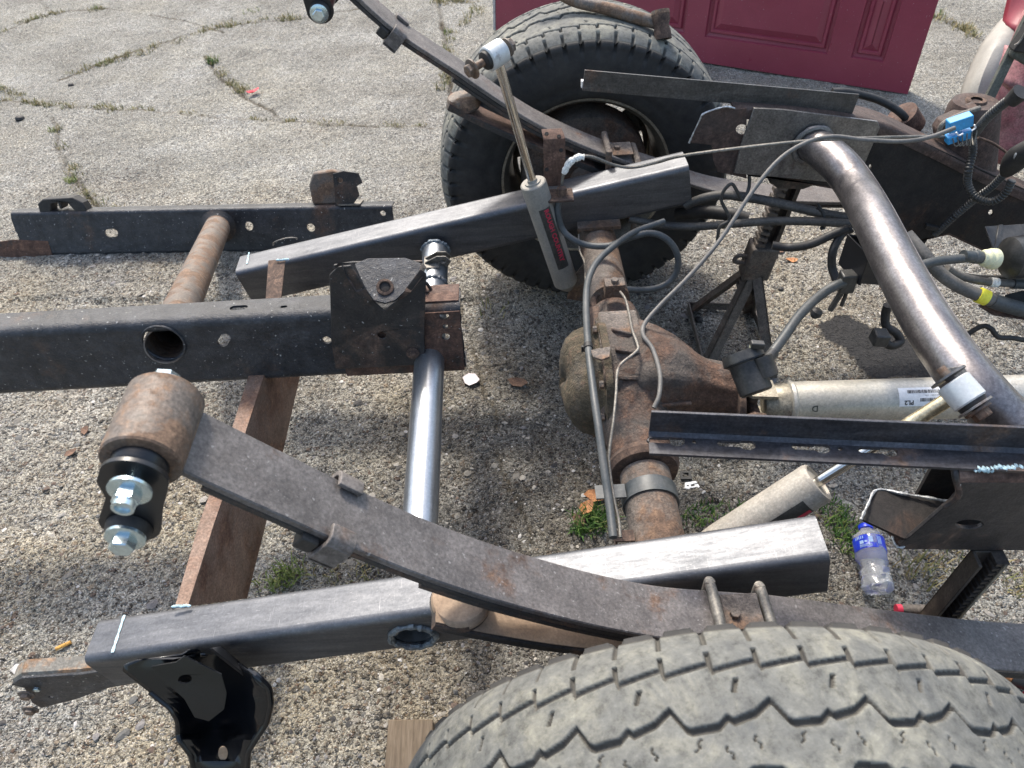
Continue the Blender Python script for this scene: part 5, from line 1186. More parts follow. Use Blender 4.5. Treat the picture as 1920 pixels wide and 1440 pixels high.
# ------------------------------------------------------------------ bracket and brake lines
t = thing('hose_bracket', 'rusty bent strap bracket standing beside the tall shock absorber', 'bracket', (-.1, 1.1, .5))
yb = 1.14; P = [at(1015, 243, y=yb), at(1054, 241, y=yb), at(1060, 262, y=yb-.012), at(1060, 300, y=yb-.015), at(1056, 352, y=yb-.017), at(1022, 350, y=yb-.017), at(1018, 262, y=yb-.012)]
mb = MB(); rows_ = [((1015, 243), (1053, 241), 0.03), ((1017, 252), (1057, 250), .012), ((1019, 262), (1060, 260), .002), ((1020, 300), (1060, 298), 0), ((1020, 335), (1057, 333), 0), ((1021, 350), (1055, 348), 0)]
rg = []
for a, b, dy in rows_:
    pa, pb = at(*a, y=yb+dy), at(*b, y=yb+dy); th_ = Vector((0, .004, -.001)); rg.append([pa, pb, pb+th_, pa+th_])
mb.rings(rg); obj('strap', mb, M['rustred'], t, bevel=.0008)
for a, b in ((1025, 251), (1048, 256), (1052, 282), (1025, 318)):
    p = at(a, b, y=yb+.006 if b < 260 else yb-.001); obj('strap_hole', MB().lathe([(0, .0045), (.0016, .004)], p, (0, -1, .3 if b > 260 else 1.2), 14), M['framedark'], t)
mb = MB(); p = at(1045, 362, y=yb-.02); mb.obb(p-Vector((.032, .03, .006)), (.066, 0, 0), (0, .05, 0), (0, 0, .005)); mb.lathe([(-.005, .011), (.018, .011), (.018, .007)], p+Vector((.008, -.008, 0)), (.1, 0, 1), 6); obj('bracket_foot', mb, M['rust'], t, bevel=.001)

def hose(name, label, pts, r, mat, cat, by='y', n=12, k=8, group=None, extra=None):
    P = path(pts, by=by); P = smooth(P, k); o = obj(name, MB().tube(P, r, n), M[mat]); tag(o, label, cat, group); return o, P
t = thing('brake_line', 'thin steel brake line arching right from the hose bracket over the far tube', 'brake line', (.2, 1.1, .6))
pl = path([(1053, 350, 1.12), (1057, 325, 1.12), (1068, 305, 1.12), (1085, 295, 1.12), (1110, 294, 1.12), (1150, 309, 1.14), (1185, 314, 1.14), (1230, 305, 1.12), (1280, 292, 1.08), (1400, 276, 1.05), (1530, 263, 1.03), (1650, 258, 1.04), (1740, 256, 1.1), (1800, 258, 1.13)])
obj('pipe', MB().tube(smooth(pl, 8), .0032, 10), M['line'], t)
obj('tape_wrap', MB().tube(smooth(pl[1:4]+[pl[4].lerp(pl[3], .6)], 6), [.0065+random.uniform(-.0012, .0016) for _ in range(19)], 10), M['whitetape'], t)
hose('vent_tube', 'pale vent tube falling from the bent crossmember to the differential top', [(1790, 240, .72), (1740, 258, .71), (1690, 265, .71), (1620, 262, .715), (1560, 256, .72), (1510, 268, .715), (1460, 300, .7), (1410, 360, .66), (1350, 450, .6), (1290, 520, .56), (1240, 570, .53), (1210, 605, .515), (1206, 628, .51), (1224, 655, .505), (1237, 700, .5), (1236, 740, .495), (1226, 765, .485)], .0041, 'hose', 'hose', by='z')
hose('brake_hose', 'thick grey brake hose looping from the bracket down to the axle block', [(1047, 375, 1.11), (1046, 400, 1.1), (1056, 432, 1.09), (1080, 452, 1.07), (1110, 461, 1.06), (1145, 460, 1.05), (1180, 446, 1.04), (1220, 437, 1.03), (1252, 450, 1.02), (1270, 478, 1.01), (1268, 510, 1.0), (1248, 533, .99), (1215, 543, .98), (1165, 542, .97)], .0072, 'bluehose', 'hose')
hose('cable_conduit', 'long grey conduit running down along the axle to the near tube', [(1245, 415, .5), (1190, 435, .5), (1150, 462, .5), (1118, 493, .5), (1102, 530, .5), (1099, 580, .505), (1103, 650, .515), (1112, 730, .515), (1122, 800, .505), (1133, 880, .485), (1142, 940, .47), (1150, 1008, .46)], .0068, 'bluehose', 'conduit', by='z')
hose('steel_pipe', 'thin bent steel brake pipe crossing the differential housing', [(1163, 547, .485), (1173, 562, .49), (1180, 590, .495), (1186, 620, .505), (1195, 645, .51), (1194, 658, .51), (1165, 682, .51), (1157, 700, .51), (1155, 740, .51), (1150, 790, .505), (1143, 840, .49), (1142, 870, .48), (1150, 930, .465), (1160, 975, .455), (1163, 1008, .45)], .0026, 'line', 'brake line', by='z')
hose('steel_pipe', 'short thin brake pipe dropping beside the far axle tube', [(1085, 440, 1.16), (1087, 470, 1.12), (1097, 495, 1.08), (1098, 530, 1.03), (1102, 562, .99), (1112, 568, .98)], .0024, 'line', 'brake line')
for a, b in (((1100, 642), (1108, 658)),):
    pass
t = thing('hose_clip', 'small black clip holding the grey conduit above the differential', 'clip', (-.1, .8, .5)); c = at(1103, 650, z=.515); obj('band', MB().lathe([(-.006, .0085), (.006, .0085)], c, at(1101, 615, z=.51)-at(1108, 690, z=.515), 16), M['rubber'], t); obj('tail', MB().obb(c+Vector((-.012, 0, 0)), (.008, 0, 0), (0, .004, 0), (0, 0, -.012)), M['rubber'], t)

# cables behind, under the far frame
hose('park_cable', 'dark cable passing level behind the jack stand post', [(1180, 410, 1.2), (1240, 422, 1.18), (1300, 425, 1.16), (1360, 421, 1.13), (1440, 415, 1.08), (1520, 415, 1.04), (1600, 420, 1.0)], .0095, 'cable', 'cable', group=None)
hose('park_cable', 'dark cable curving from the far tube end to the bent crossmember', [(1285, 385, 1.2), (1325, 370, 1.18), (1370, 366, 1.16), (1430, 375, 1.13), (1490, 388, 1.1), (1550, 402, 1.06), (1600, 410, 1.02)], .0105, 'cable', 'cable')
hose('rubber_boot', 'short fat black rubber boot hanging behind the far tube end', [(1270, 402, 1.3), (1320, 398, 1.26), (1370, 402, 1.22), (1402, 412, 1.2)], .0165, 'rubber', 'rubber boot')
hose('wire_hook', 'thin black bent wire hanging under the cut frame plate', [(1405, 330, 1.16), (1404, 352, 1.15), (1392, 375, 1.13), (1372, 345, 1.13), (1352, 372, 1.13), (1368, 410, 1.12), (1350, 425, 1.12), (1345, 450, 1.12)], .0038, 'cable', 'wire')
hose('rubber_hose', 'black hose curving under the crossmember right of the jack post', [(1448, 460, .98), (1480, 464, .97), (1520, 458, .95), (1560, 440, .95), (1590, 428, .95)], .009, 'rubber', 'hose')
hose('rubber_hose', 'short black hose dropping to the clip block left of the crossmember', [(1598, 428, .95), (1578, 440, .95), (1562, 470, .93), (1560, 500, .92), (1568, 525, .9)], .0085, 'rubber', 'hose')
hose('rubber_hose', 'thin black hose ending in a plug on the concrete, right of crossmember', [(1812, 628, .86), (1840, 612, .86), (1858, 616, .85), (1872, 632, .84), (1900, 634, .84), (1960, 645, .84)], .0055, 'rubber', 'hose')
t = thing('cable_tie', 'black zip tie round the two dark cables', 'cable tie', (.4, 1.1, .5)); obj('band', MB().tube(smooth(path([(1532, 388, 1.05), (1543, 400, 1.04), (1545, 425, 1.03), (1538, 428, 1.03)]), 4), .004, 6), M['rubber'], t); obj('tail', MB().tube(path([(1533, 382, 1.05), (1545, 400, 1.04)]), .0025, 6), M['rubber'], t)

# vent valve with hose
t = thing('vent_valve', 'black plastic vent canister on a hose perched over the driveshaft joint', 'vent valve', (.2, .62, .5))
v0, v1 = at(1392, 668, z=.53), at(1413, 722, z=.50); vu = (v1-v0).normalized(); vl = (v1-v0).length
vu = (v1-v0).normalized()
CN = obj('canister', MB().lathe([(0, .031), (.004, .033), (.012, .033), (.013, .030), (.016, .0285), (vl+.012, .028), (vl+.015, .025)], v0, vu, 40), M['plastic'], t)
obj('cap', MB().lathe([(-.008, .02), (-.006, .034), (.006, .036), (.010, .036)], v0, vu, 40), M['plastic'], CN)
e0_ = at(1428, 668, z=.545); e1_ = at(1440, 705, z=.52); obj('elbow', MB().tube([e0_, e1_], [.017, .016], 24), M['plastic'], t)
obj('spigot', MB().tube([at(1432, 680, z=.535), at(1450, 662, z=.535)], .010, 20), M['plastic'], t)
obj('latch', MB().obb(at(1408, 655, z=.56), (.022, -.004, 0), (0, .012, 0), (0, 0, .012)), M['plastic'], CN, bevel=.002); obj('seal', MB().obb(at(1406, 656, z=.555), (.01, 0, 0), (0, .008, 0), (0, 0, .013)), M['cream'], CN, bevel=.002)
HP = path([(1446, 664, .66), (1470, 632, .69), (1500, 590, .74), (1540, 552, .79), (1575, 532, .81), (1610, 524, .83), (1660, 512, .86), (1710, 502, .87), (1750, 491, .88), (1800, 485, .89), (1836, 483, .9)])
obj('vent_hose', MB().tube(smooth(HP, 8), .0092, 18), M['bluehose'], t, label='blue grey hose')
t = thing('clip_block', 'black square clip block gripping the blue grey hose left of crossmember', 'clip', (.4, .8, .5))
c = at(1585, 528, y=.82); obj('block', MB().obb(c-Vector((.013, .014, .02)), (.03, 0, 0), (0, .026, 0), (0, 0, .042)), M['plastic'], t, bevel=.003)
obj('prong', MB().tube([c+Vector((0, 0, -.02)), c+Vector((-.012, 0, -.07))], .006, 8), M['plastic'], t); obj('prong', MB().tube([c+Vector((.01, 0, -.02)), c+Vector((.008, 0, -.06))], .004, 8), M['plastic'], t)
obj('push_pin', MB().lathe([(0, .006), (.004, .011), (.012, .012), (.02, .006)], at(1535, 580, y=.8), (-.3, 0, -1), 16), M['rubber'], t)

# canister group at right edge
t = thing('charcoal_canister', 'black plastic canister with cream connector at the right edge', 'canister', (.75, .95, .45))
kc = at(1838, 483, y=.9); kd = (at(1885, 488, y=.91)-kc).normalized()
obj('cream_connector', MB().lathe([(0, .014), (.008, .014), (.012, .018), (.022, .017), (.026, .021), (.036, .022), (.04, .016)], kc, kd, 28), M['cream'], t)
obj('hose_end', MB().lathe([(-.045, .0115), (-.02, .012), (-.018, .0135), (-.008, .0135), (-.006, .0125), (.0, .0125)], kc, kd, 24), M['bluehose'], t)
kb = at(1880, 485, y=.92); obj('canister_body', MB().lathe([(0, .014), (.006, .03), (.015, .043), (.06, .046), (.2, .046)], kb, Vector((1, .05, 0)), 40), M['plastic'], t)
mb = MB(); mb.obb(at(1862, 470, y=1.0), (.25, 0, 0), (0, .06, .02), (0, 0, .004)); mb.obb(at(1862, 470, y=1.0), (.012, 0, .0), (.03, .06, .02), (0, 0, .006)); mb.obb(at(1880, 478, y=.97), (.25, 0, 0), (0, .005, 0), (0, 0, .03)); obj('canister_shield', mb, M['plastic'], t, bevel=.003)
t = thing('fuel_hose', 'fat grey fuel hose banded with yellow tape, right of the crossmember', 'hose', (.6, .8, .45))
FP = smooth(path([(1700, 440, 1.0), (1735, 480, .95), (1762, 512, .92), (1800, 538, .9), (1845, 557, .88), (1885, 572, .87), (1940, 585, .86), (2000, 590, .86)]), 8)
obj('hose_run', MB().tube(FP[:36], .0135, 20), M['hose'], t); obj('sleeve', MB().tube(FP[35:], .0155, 20), M['bluehose'], t)
obj('yellow_band', MB().tube(FP[30:34], .0165, 24), M['yellow'], t)
t = thing('fuel_line', 'slim grey fuel line banded with white tape above the fat hose', 'hose', (.6, .85, .45))
FP2 = smooth(path([(1775, 503, .93), (1800, 517, .93), (1835, 526, .92), (1870, 530, .92), (1920, 532, .92), (2000, 534, .92)]), 8)
obj('hose_run', MB().tube(FP2, .0085, 16), M['hose'], t); obj('white_band', MB().tube(FP2[21:25], .0105, 18), M['whitetape'], t); obj('sleeve', MB().tube(FP2[29:], .0115, 18), M['bluehose'], t)
hose('fuel_line', 'thinnest dark fuel line running above the white banded one', [(1760, 498, .96), (1790, 512, .96), (1840, 520, .96), (1895, 521, .96), (1960, 523, .96)], .0055, 'cable', 'hose')
t = thing('skid_bracket', 'rusty bracket under the yellow banded hose at the right edge', 'bracket', (.75, .85, .3))
quadplate([at(1835, 572, z=.36), at(1880, 560, z=.37), at(2000, 575, z=.37), at(2000, 610, z=.35), at(1862, 590, z=.35)], .005, 'frame', 'rusty_plate', t)
quadplate([at(1885, 552, z=.38), at(1915, 545, z=.38), at(2000, 550, z=.38), at(2000, 575, z=.375), at(1900, 575, z=.375)], .005, 'plastic', 'black_plate', t)
t = thing('wire_plug', 'black square wiring plug dangling on a short fat cable, left of crossmember', 'wiring plug', (.5, .8, .2))
obj('cable', MB().tube(smooth(path([(1665, 572, .85), (1660, 590, .85), (1662, 612, .84), (1680, 624, .83), (1688, 640, .82), (1672, 648, .81), (1660, 643, .81)]), 6), .009, 14), M['rubber'], t)
c = at(1648, 632, y=.8); obj('plug', MB().obb(c-Vector((.014, .014, .014)), (.03, 0, -.004), (0, .03, 0), (.003, 0, .028)), M['plastic'], t, bevel=.003)

# corrugated harness
def corr(pts, r, name, parent, k=14, mat='plastic', mod=5):
    P = smooth(pts, k); L_ = 0; rs = []; Q = []
    total = sum((P[i+1]-P[i]).length for i in range(len(P)-1)); n = int(total/.0016); seg = [0]
    for i in range(len(P)-1): seg.append(seg[-1]+(P[i+1]-P[i]).length)
    for i in range(n+1):
        s = total*i/n; j = max(0, min(len(P)-2, int(np.searchsorted(seg, s))-1)); f = (s-seg[j])/max(1e-9, seg[j+1]-seg[j]); Q.append(P[j].lerp(P[j+1], min(1, max(0, f)))); rs.append(r*(1 if (i//2) % 2 else .84))
    return obj(name, MB().tube(Q, rs, 14), M[mat], parent)
t = thing('wiring_harness', 'black corrugated wiring loom looping over the dark far rail', 'wiring harness', (.75, 1.1, .6))
corr(path([(1780, 425, 1.13), (1755, 437, 1.14), (1790, 405, 1.12), (1830, 372, 1.1), (1862, 348, 1.08), (1890, 318, 1.06)])[2:], .0085, 'loom', t)
corr(path([(1752, 440, 1.14), (1790, 405, 1.12)]), .0085, 'loom', t)
corr(path([(1822, 250, 1.12), (1824, 285, 1.12), (1816, 320, 1.1), (1815, 345, 1.1), (1830, 370, 1.08), (1860, 378, 1.06), (1885, 362, 1.05), (1898, 338, 1.05)]), .0085, 'loom', t)
corr(path([(1828, 250, 1.12), (1850, 222, 1.08), (1880, 196, 1.05), (1900, 182, 1.03)]), .0095, 'loom', t)
obj('taped_junction', MB().tube(smooth(path([(1885, 325, 1.055), (1900, 305, 1.04), (1915, 290, 1.03), (1960, 270, 1.0)]), 5), [.011, .014, .017, .019, .021, .022]+[.023]*10, 18), M['rubber'], t)
obj('tape_end', MB().tube(path([(1895, 190, 1.03), (1915, 172, 1.02)]), [.014, .017], 12), M['rubber'], t)
c = at(1806, 236, y=1.11)
mb = MB(); mb.obb(c-Vector((.028, .01, .012)), (.04, -.006, .018), (0, .022, 0), (-.008, 0, .024)); obj('blue_connector', mb, M['bluecon'], t, bevel=.002)
mb = MB(); mb.obb(c+Vector((.0, -.012, -.03)), (.02, 0, .006), (0, .02, 0), (-.004, 0, .02)); mb.obb(c+Vector((-.024, -.012, -.036)), (.018, 0, .006), (0, .02, 0), (-.004, 0, .016)); obj('blue_lock', mb, M['bluecon'], t, bevel=.002)
mb = MB()
for k in range(6): mb.tube(smooth([c+Vector((-.02+.009*k, -.012, -.02+.003*k)), c+Vector((-.01+.007*k, -.02, -.034)), at(1822, 250, y=1.12)], 4), .0013, 6)
obj('wires', mb, M['line'], t)
obj('white_wire', MB().tube(smooth(path([(1827, 234, 1.08), (1829, 240, 1.08), (1822, 245, 1.08)]), 4), .0016, 6), M['white'], t); obj('white_wire', MB().tube(smooth(path([(1793, 248, 1.08), (1798, 254, 1.08), (1806, 250, 1.08)]), 4), .0016, 6), M['white'], t)
obj('harness_clip', MB().obb(at(1735, 430, y=1.13), (.04, 0, -.012), (0, .012, 0), (0, 0, .012)), M['rubber'], t, bevel=.002)
obj('silver_ring', MB().tube(smooth(path([(1902, 298, 1.02), (1906, 288, 1.02), (1920, 284, 1.02), (1940, 290, 1.02)]), 4), .0025, 8), M['cut'], t)
hose('cable_strand', 'thin rusty cable sagging from the loom down to the right edge', [(1834, 258, 1.14), (1860, 268, 1.14), (1885, 284, 1.12), (1905, 298, 1.1), (1960, 330, 1.1)], .0028, 'rust', 'cable')
hose('door_cable', 'dark hose with pale end curling over the far rail', [(1560, 172, 1.3), (1590, 173, 1.3), (1640, 185, 1.3), (1672, 200, 1.29), (1695, 218, 1.28), (1703, 236, 1.28)], .0085, 'rubber', 'hose')

# ------------------------------------------------------------------ jack stands
def bar(mb, a, b, w, h, up=(0, 0, 1)):
    a, b = Vector(a), Vector(b); t = (b-a).normalized(); s = t.cross(Vector(up)).normalized(); n = s.cross(t)
    mb.obb(a-s*w/2-n*h/2, b-a, s*w, n*h); return mb
def angle(mb, a, b, w, inward, th=.004):
    a, b = Vector(a), Vector(b); t = (b-a).normalized(); i = Vector(inward); i = (i-t*i.dot(t)).normalized(); s = t.cross(i).normalized()
    p, q = (i+s).normalized(), (i-s).normalized(); mb.obb(a, b-a, p*w, q*th); mb.obb(a, b-a, q*w, p*th); return mb
def jack(label, feet, apex, top, lean, mat, hw=.016):
    t = thing('jack_stand', label, 'jack stand', (apex[0], apex[1], 0), 'jack stands under the truck frame')
    A = Vector(apex); T = Vector(top); ce = sum((Vector(f) for f in feet), Vector())/4
    for f in feet:
        f = Vector(f); d = (f-ce); d.z = 0; st = A+d.normalized()*.02; mb = MB(); angle(mb, st, f, .026, (ce-f)+Vector((0, 0, .0))); obj('leg', mb, M[mat], t)
    for i in range(4):
        a, b = Vector(feet[i]), Vector(feet[(i+1) % 4]); mb = MB(); bar(mb, a+Vector((0, 0, .012)), b+Vector((0, 0, .012)), .004, .024); obj('base_bar', mb, M[mat], t)
    ax_ = (T-A).normalized(); s = ax_.cross(Vector((0, 1, 0))).normalized(); n = s.cross(ax_)
    mb = MB(); c = A-ax_*.03; mb.obb(c-s*.034-n*.026, ax_*.1, s*.068, n*.052); obj('sleeve', mb, M[mat], t, bevel=.005)
    mb = MB(); Lr = (T-A).length+.06; c = A-ax_*.1; Lr += .0
    mb.obb(c-s*.028-n*.012, ax_*(Lr+.04), s*.01, n*.024); mb.obb(c+s*.004-n*.012, ax_*(Lr+.04), s*.006, n*.024); mb.obb(c-s*.028+n*.008, ax_*(Lr+.04), s*.036, n*.005); obj('ratchet_post', mb, M['jackdark'], t)
    mb = MB(); k = 0.02
    while k < Lr+.03:
        mb.plate([[(-.010, 0), (.013, .004), (.013, .009), (-.010, .014)]], lambda u, v, w: c+s*(.014+u)+ax_*(k+v)+n*(-.0125-w), .024) if False else mb.obb(c+s*.004-n*.0155+ax_*k, s*.024+ax_*.004, ax_*.009, n*.03); k += .0185
    obj('ratchet_teeth', mb, M[mat], t)
    mb = MB(); q = A+ax_*.03; mb.tube(smooth([q-s*.045, q-s*.02, q+s*.03, q+s*.055, q+s*.06-ax_*.018, q+s*.03-ax_*.022], 4), .0055, 10); obj('handle', mb, M[mat], t)
    mb = MB(); pl = [(-.055, .0), (-.05, .018), (-.035, .008), (.035, .008), (.05, .018), (.055, 0), (.03, -.014), (-.03, -.014)]
    mb.plate([pl], lambda u, v, w: T+s*u+ax_*v+n*(.02+w), .04); obj('saddle', mb, M['jackdark'], t, bevel=.002)
    return t
fz = [at(1290, 578, z=0), at(1410, 583, z=0), at(1455, 708, z=0), at(1318, 692, z=0)]
jt = at(1482, 335, y=1.2); ja = at(1418, 498, y=1.22)
jack('dusty jack stand standing under the far frame behind the differential', fz, ja, jt, 0, 'jack')
t = thing('jack_stand', 'jack stand with toothed post partly hidden under the near frame stub', 'jack stand', (.3, .25, 0), 'jack stands under the truck frame')
g0, g1 = at(1845, 1030, z=.50), at(1735, 1162, z=.30); gu = (g1-g0).normalized(); gs = gu.cross(Vector(CF)).normalized()
if gs.x < 0: gs = -gs
gn = gu.cross(gs).normalized(); g1 = g0+gu*.36
mb = MB(); mb.obb(g0-gs*.018, gu*.33, gs*.005, gn*.028); mb.obb(g0-gs*.018, gu*.33, gs*.036, gn*.004); obj('ratchet_post', mb, M['jackdark'], t, bevel=.001)
mb = MB(); k = 0.0
while k < .33:
    mb.obb(g0+gs*.008+gu*k, gs*.016-gu*.003, gu*.006, gn*.024); k += .0115
obj('ratchet_teeth', mb, M['jackdark'], t)
mb = MB().obb(g0+gs*.018, gu*.33, gs*.004, gn*.026); obj('post_edge', mb, M['aluyoke'], t)
c = at(1725, 1150, z=.28); mb = MB(); mb.obb(c-gs*.03-gn*.01+gu*.0, gu*.1, gs*.06, gn*.05); obj('sleeve', mb, M['jack'], t, bevel=.004)
obj('pivot_pin', MB().tube([at(1688, 1143, z=.30), at(1730, 1143, z=.30)], .008, 16), M['jack'], t)
obj('pin_tip', MB().tube([at(1680, 1143, z=.30), at(1690, 1143, z=.30)], .0085, 16), M['redink'], t)
cc = at(1725, 1150, z=.28)
for dx, dy in ((-.1, -.1), (.12, -.1), (.12, .1), (-.1, .1)):
    mb = MB(); f = Vector((cc.x+dx, cc.y+dy, 0)); angle(mb, cc+Vector((dx*.15, dy*.15, 0)), f, .026, (-dx, -dy, 0)); obj('leg', mb, M['jack'], t)

# ------------------------------------------------------------------ rusty pipe lying over the far tyre
t = thing('rusty_pipe', 'rusty pipe with a knobbed end lying over the top of the far tyre', 'pipe', (0, 1.5, .8))
pp = smooth([at(1000, -45, y=1.62), at(1070, -2, y=1.58), at(1130, 14, y=1.55), at(1190, 32, y=1.53), at(1236, 44, y=1.52)], 5)
obj('pipe', MB().tube(pp, .0145, 20), M['rusteye'], t)
ka, kb_ = at(1238, 22, y=1.52), at(1243, 74, y=1.49); kd = (kb_-ka); obj('end_knob', MB().lathe([(0, .019), (.003, .021), (kd.length*.3, .021), (kd.length*.5, .017), (kd.length*.75, .02), (kd.length, .021), (kd.length, .013), (kd.length-.01, .012)], ka, kd, 28), M['rust'], t)
obj('end_cap', MB().lathe([(-.003, .021), (.006, .022)], ka, kd, 28), M['rusteye'], t)

# ------------------------------------------------------------------ door standing on its long edge
dl, dr = at(930, 60, z=0), at(1702, 176, z=0.01)
dU = (dr-dl); dU.z = 0; Ldo = dU.length; dU.normalize(); dl = Vector((dl.x, dl.y, .0)); lean = Vector((-dU.y, dU.x, 0))*.10
upd = (Vector((0, 0, 1))+lean).normalized(); nd = dU.cross(upd)     # nd points away / towards
if nd.y > 0: nd = -nd
t = thing('door', 'maroon panelled door standing on its long edge behind the far wheel', 'door', tuple(dl))
Hd = .9
def doorpt(u, v, w): return dl+dU*u+upd*(v+.008)+nd*w
def duv(px, py):
    v = Vector(CF*FPX+CR*(px-960)-CU*(py-720)); o = Vector(CP); tt = (dl-o).dot(nd)/v.dot(nd); P = o+v*tt; return (P-dl).dot(dU), (P-dl).dot(upd)-.008
pc = [duv(1320, 75), duv(1553, 96), duv(1597, 102), duv(1660, 107)]
vb = .5*(pc[0][1]+pc[2][1]); pans = [(pc[2][0], pc[3][0]+.0), (pc[0][0], pc[1][0])]
gap = pans[0][0]-pans[1][1]; pans.append((pans[1][0]-gap-(pans[1][1]-pans[1][0])*.95, pans[1][0]-gap))
ph = (Hd-2*vb-.12)/2
rects = []
for a, b in pans:
    rects.append((a, b, vb, vb+ph)); rects.append((a, b, Hd-vb-ph, Hd-vb))
mb = MB().plate([[(0, 0), (Ldo, 0), (Ldo, Hd), (0, Hd)]]+[[(a, c), (b, c), (b, d), (a, d)] for a, b, c, d in rects], lambda u, v, w: doorpt(u, v, w), .004)
obj('door_skin', mb, M['door'], t)
mb = MB().obb(doorpt(.002, .002, -.021), dU*(Ldo-.004), upd*(Hd-.004), nd*-.023); obj('door_core', mb, M['doorwhite'], t)
mb = MB().obb(doorpt(-.003, 0, .001), dU*-.012, upd*Hd, nd*-.044); obj('door_edge', mb, M['doorwhite'], t)
for a, b, c, d in rects:
    mb = MB(); rg = []
    for ins, w in ((0, -.0005), (.004, -.012), (.016, -.015), (.022, -.004), (.032, -.0035), (.036, -.010), (.062, .001), (.066, .001)):
        rg.append([doorpt(a+ins, c+ins, w), doorpt(b-ins, c+ins, w), doorpt(b-ins, d-ins, w), doorpt(a+ins, d-ins, w)])
    mb.rings(rg, True, False, True); obj('panel', mb, M['door'], t, 15)

# ------------------------------------------------------------------ truck cab corner at upper right
t = thing('truck_cab', 'faded maroon truck cab corner with beige lower fender at the upper right', 'vehicle cab', (1.4, 1.9, .5))
def surf(rows, mat, name, th=.01, sub=4):
    R2 = [smooth(r, sub) for r in rows]; m = len(R2[0]); cols = []
    for j in range(m): cols.append(smooth([r[j] for r in R2], sub))
    nn = len(cols[0]); vs = [cols[j][i] for i in range(nn) for j in range(m)]; fs = [(i*m+j, i*m+j+1, (i+1)*m+j+1, (i+1)*m+j) for i in range(nn-1) for j in range(m-1)]
    mb = MB(); mb.add(vs, fs); o = obj(name, mb, M[mat], t, 40); q = o.modifiers.new('s', 'SOLIDIFY'); q.thickness = th; q.offset = -1; return o
surf([[at(1800, 215, y=1.62), at(1812, 160, y=1.68), at(1840, 95, y=1.76), at(1862, 62, y=1.82), at(1880, 40, y=1.86)],
      [at(1822, 215, y=1.58), at(1840, 150, y=1.62), at(1868, 90, y=1.7), at(1888, 62, y=1.77), at(1905, 50, y=1.8)],
      [at(1850, 230, y=1.6), at(1872, 160, y=1.64), at(1895, 100, y=1.7), at(1910, 75, y=1.76), at(1930, 60, y=1.8)]], 'beige', 'fender')
surf([[at(1886, 42, y=1.84), at(1888, 20, y=1.86), at(1900, -40, y=1.9)], [at(1905, 62, y=1.76), at(1930, 20, y=1.8), at(1950, -40, y=1.85)], [at(1990, 90, y=1.72), at(1990, 20, y=1.76), at(1990, -40, y=1.8)]], 'cabred', 'door_panel')
surf([[at(1850, 300, y=1.5), at(1875, 150, y=1.56), at(1925, 20, y=1.62)], [at(1900, 310, y=1.46), at(1920, 170, y=1.5), at(1960, 20, y=1.56)], [at(2010, 330, y=1.42), at(2010, 180, y=1.46), at(2010, 20, y=1.52)]], 'cab', 'rear_panel')
surf([[at(1872, 150, y=1.42), at(1880, 120, y=1.45), at(1890, 95, y=1.48)], [at(1895, 172, y=1.38), at(1905, 130, y=1.42), at(1915, 95, y=1.45)], [at(1960, 200, y=1.38), at(1960, 150, y=1.4), at(1960, 90, y=1.43)]], 'cab', 'raised_rib', .02)
mb = MB(); A5, B5 = at(1836, 222, y=1.33), at(1935, 20, y=1.4); bar(mb, A5, B5, .022, .012, (0, -1, .3)); obj('weather_strip', mb, M['trim'], t, bevel=.002)
mb = MB(); mb.obb(at(1895, 108, y=1.35), (.1, -.02, -.05), (0, .02, 0), (.01, 0, .04)); obj('body_mount_block', mb, M['trim'], t, bevel=.006)
mb = MB(); mb.obb(at(1900, 98, y=1.34), (.14, -.02, -.02), (0, .03, 0), (.03, 0, .1)); obj('rubber_flap', mb, M['rubber'], t, bevel=.004)
obj('hanging_wire', MB().tube(smooth(path([(1902, 85, 1.3), (1912, 78, 1.3), (1925, 55, 1.3)]), 3), .002, 6), M['line'], t)

# ------------------------------------------------------------------ litter and small things
# bottle standing/leaning on the ground
t = thing('water_bottle', 'crumpled clear plastic bottle with a blue label beside the near tube end', 'bottle', tuple(at(1640, 1080, z=.03)))
w0, w1 = at(1648, 1108, z=.034), at(1622, 985, z=.05); wu = (w1-w0).normalized(); wl = (w1-w0).length; k_ = wl/.2
RB = .0305
def bot(prof, name, mat, ridge=0, crump=0):
    mb = MB(); o1 = wu.orthogonal().normalized(); o2 = wu.cross(o1); rg = []
    for s, r in prof: rg.append([w0+wu*s*k_+(o1*math.cos(a)+o2*math.sin(a))*r*(1+crump*math.sin(5*a+s*160)*.5+crump*math.sin(3*a-s*300)*.5) for a in [i*PI/24 for i in range(48)]])
    mb.rings(rg); return obj(name, mb, M[mat], t, 60)
bot([(0, .02), (.003, .028), (.012, RB), (.02, RB*.92), (.03, RB*.98), (.042, RB*.86), (.055, RB*.95), (.065, RB*.8), (.08, RB*.9), (.095, RB), (.15, RB), (.158, RB*.97), (.172, RB*.75), (.182, .0135), (.186, .012)], 'bottle_shell', 'pet', 0, .09)
bot([(.11, RB*1.0), (.1102, RB*1.015), (.151, RB*1.015), (.1515, RB)], 'bottle_label', 'labelblue')
bot([(.186, .0125), (.187, .0145), (.198, .0145), (.2, .013)], 'bottle_cap', 'labelblue')
rb_ = Vector(CP)-w0; rb_ = (rb_-wu*rb_.dot(wu)).normalized(); wb = wu.cross(rb_)
if wb.dot(Vector(CR)) < 0: wb = -wb
mb = MB()
def lab(u0, u1, v0, v1):
    n = 4
    for i in range(n):
        a0_, a1_ = u0+(u1-u0)*i/n, u0+(u1-u0)*(i+1)/n
        mb.add([w0+wu*v*k_+(rb_*math.cos(a/RB)+wb*math.sin(a/RB))*(RB*1.015+.0008) for a, v in ((a0_, v0), (a1_, v0), (a1_, v1), (a0_, v1))], [(0, 1, 2, 3)])
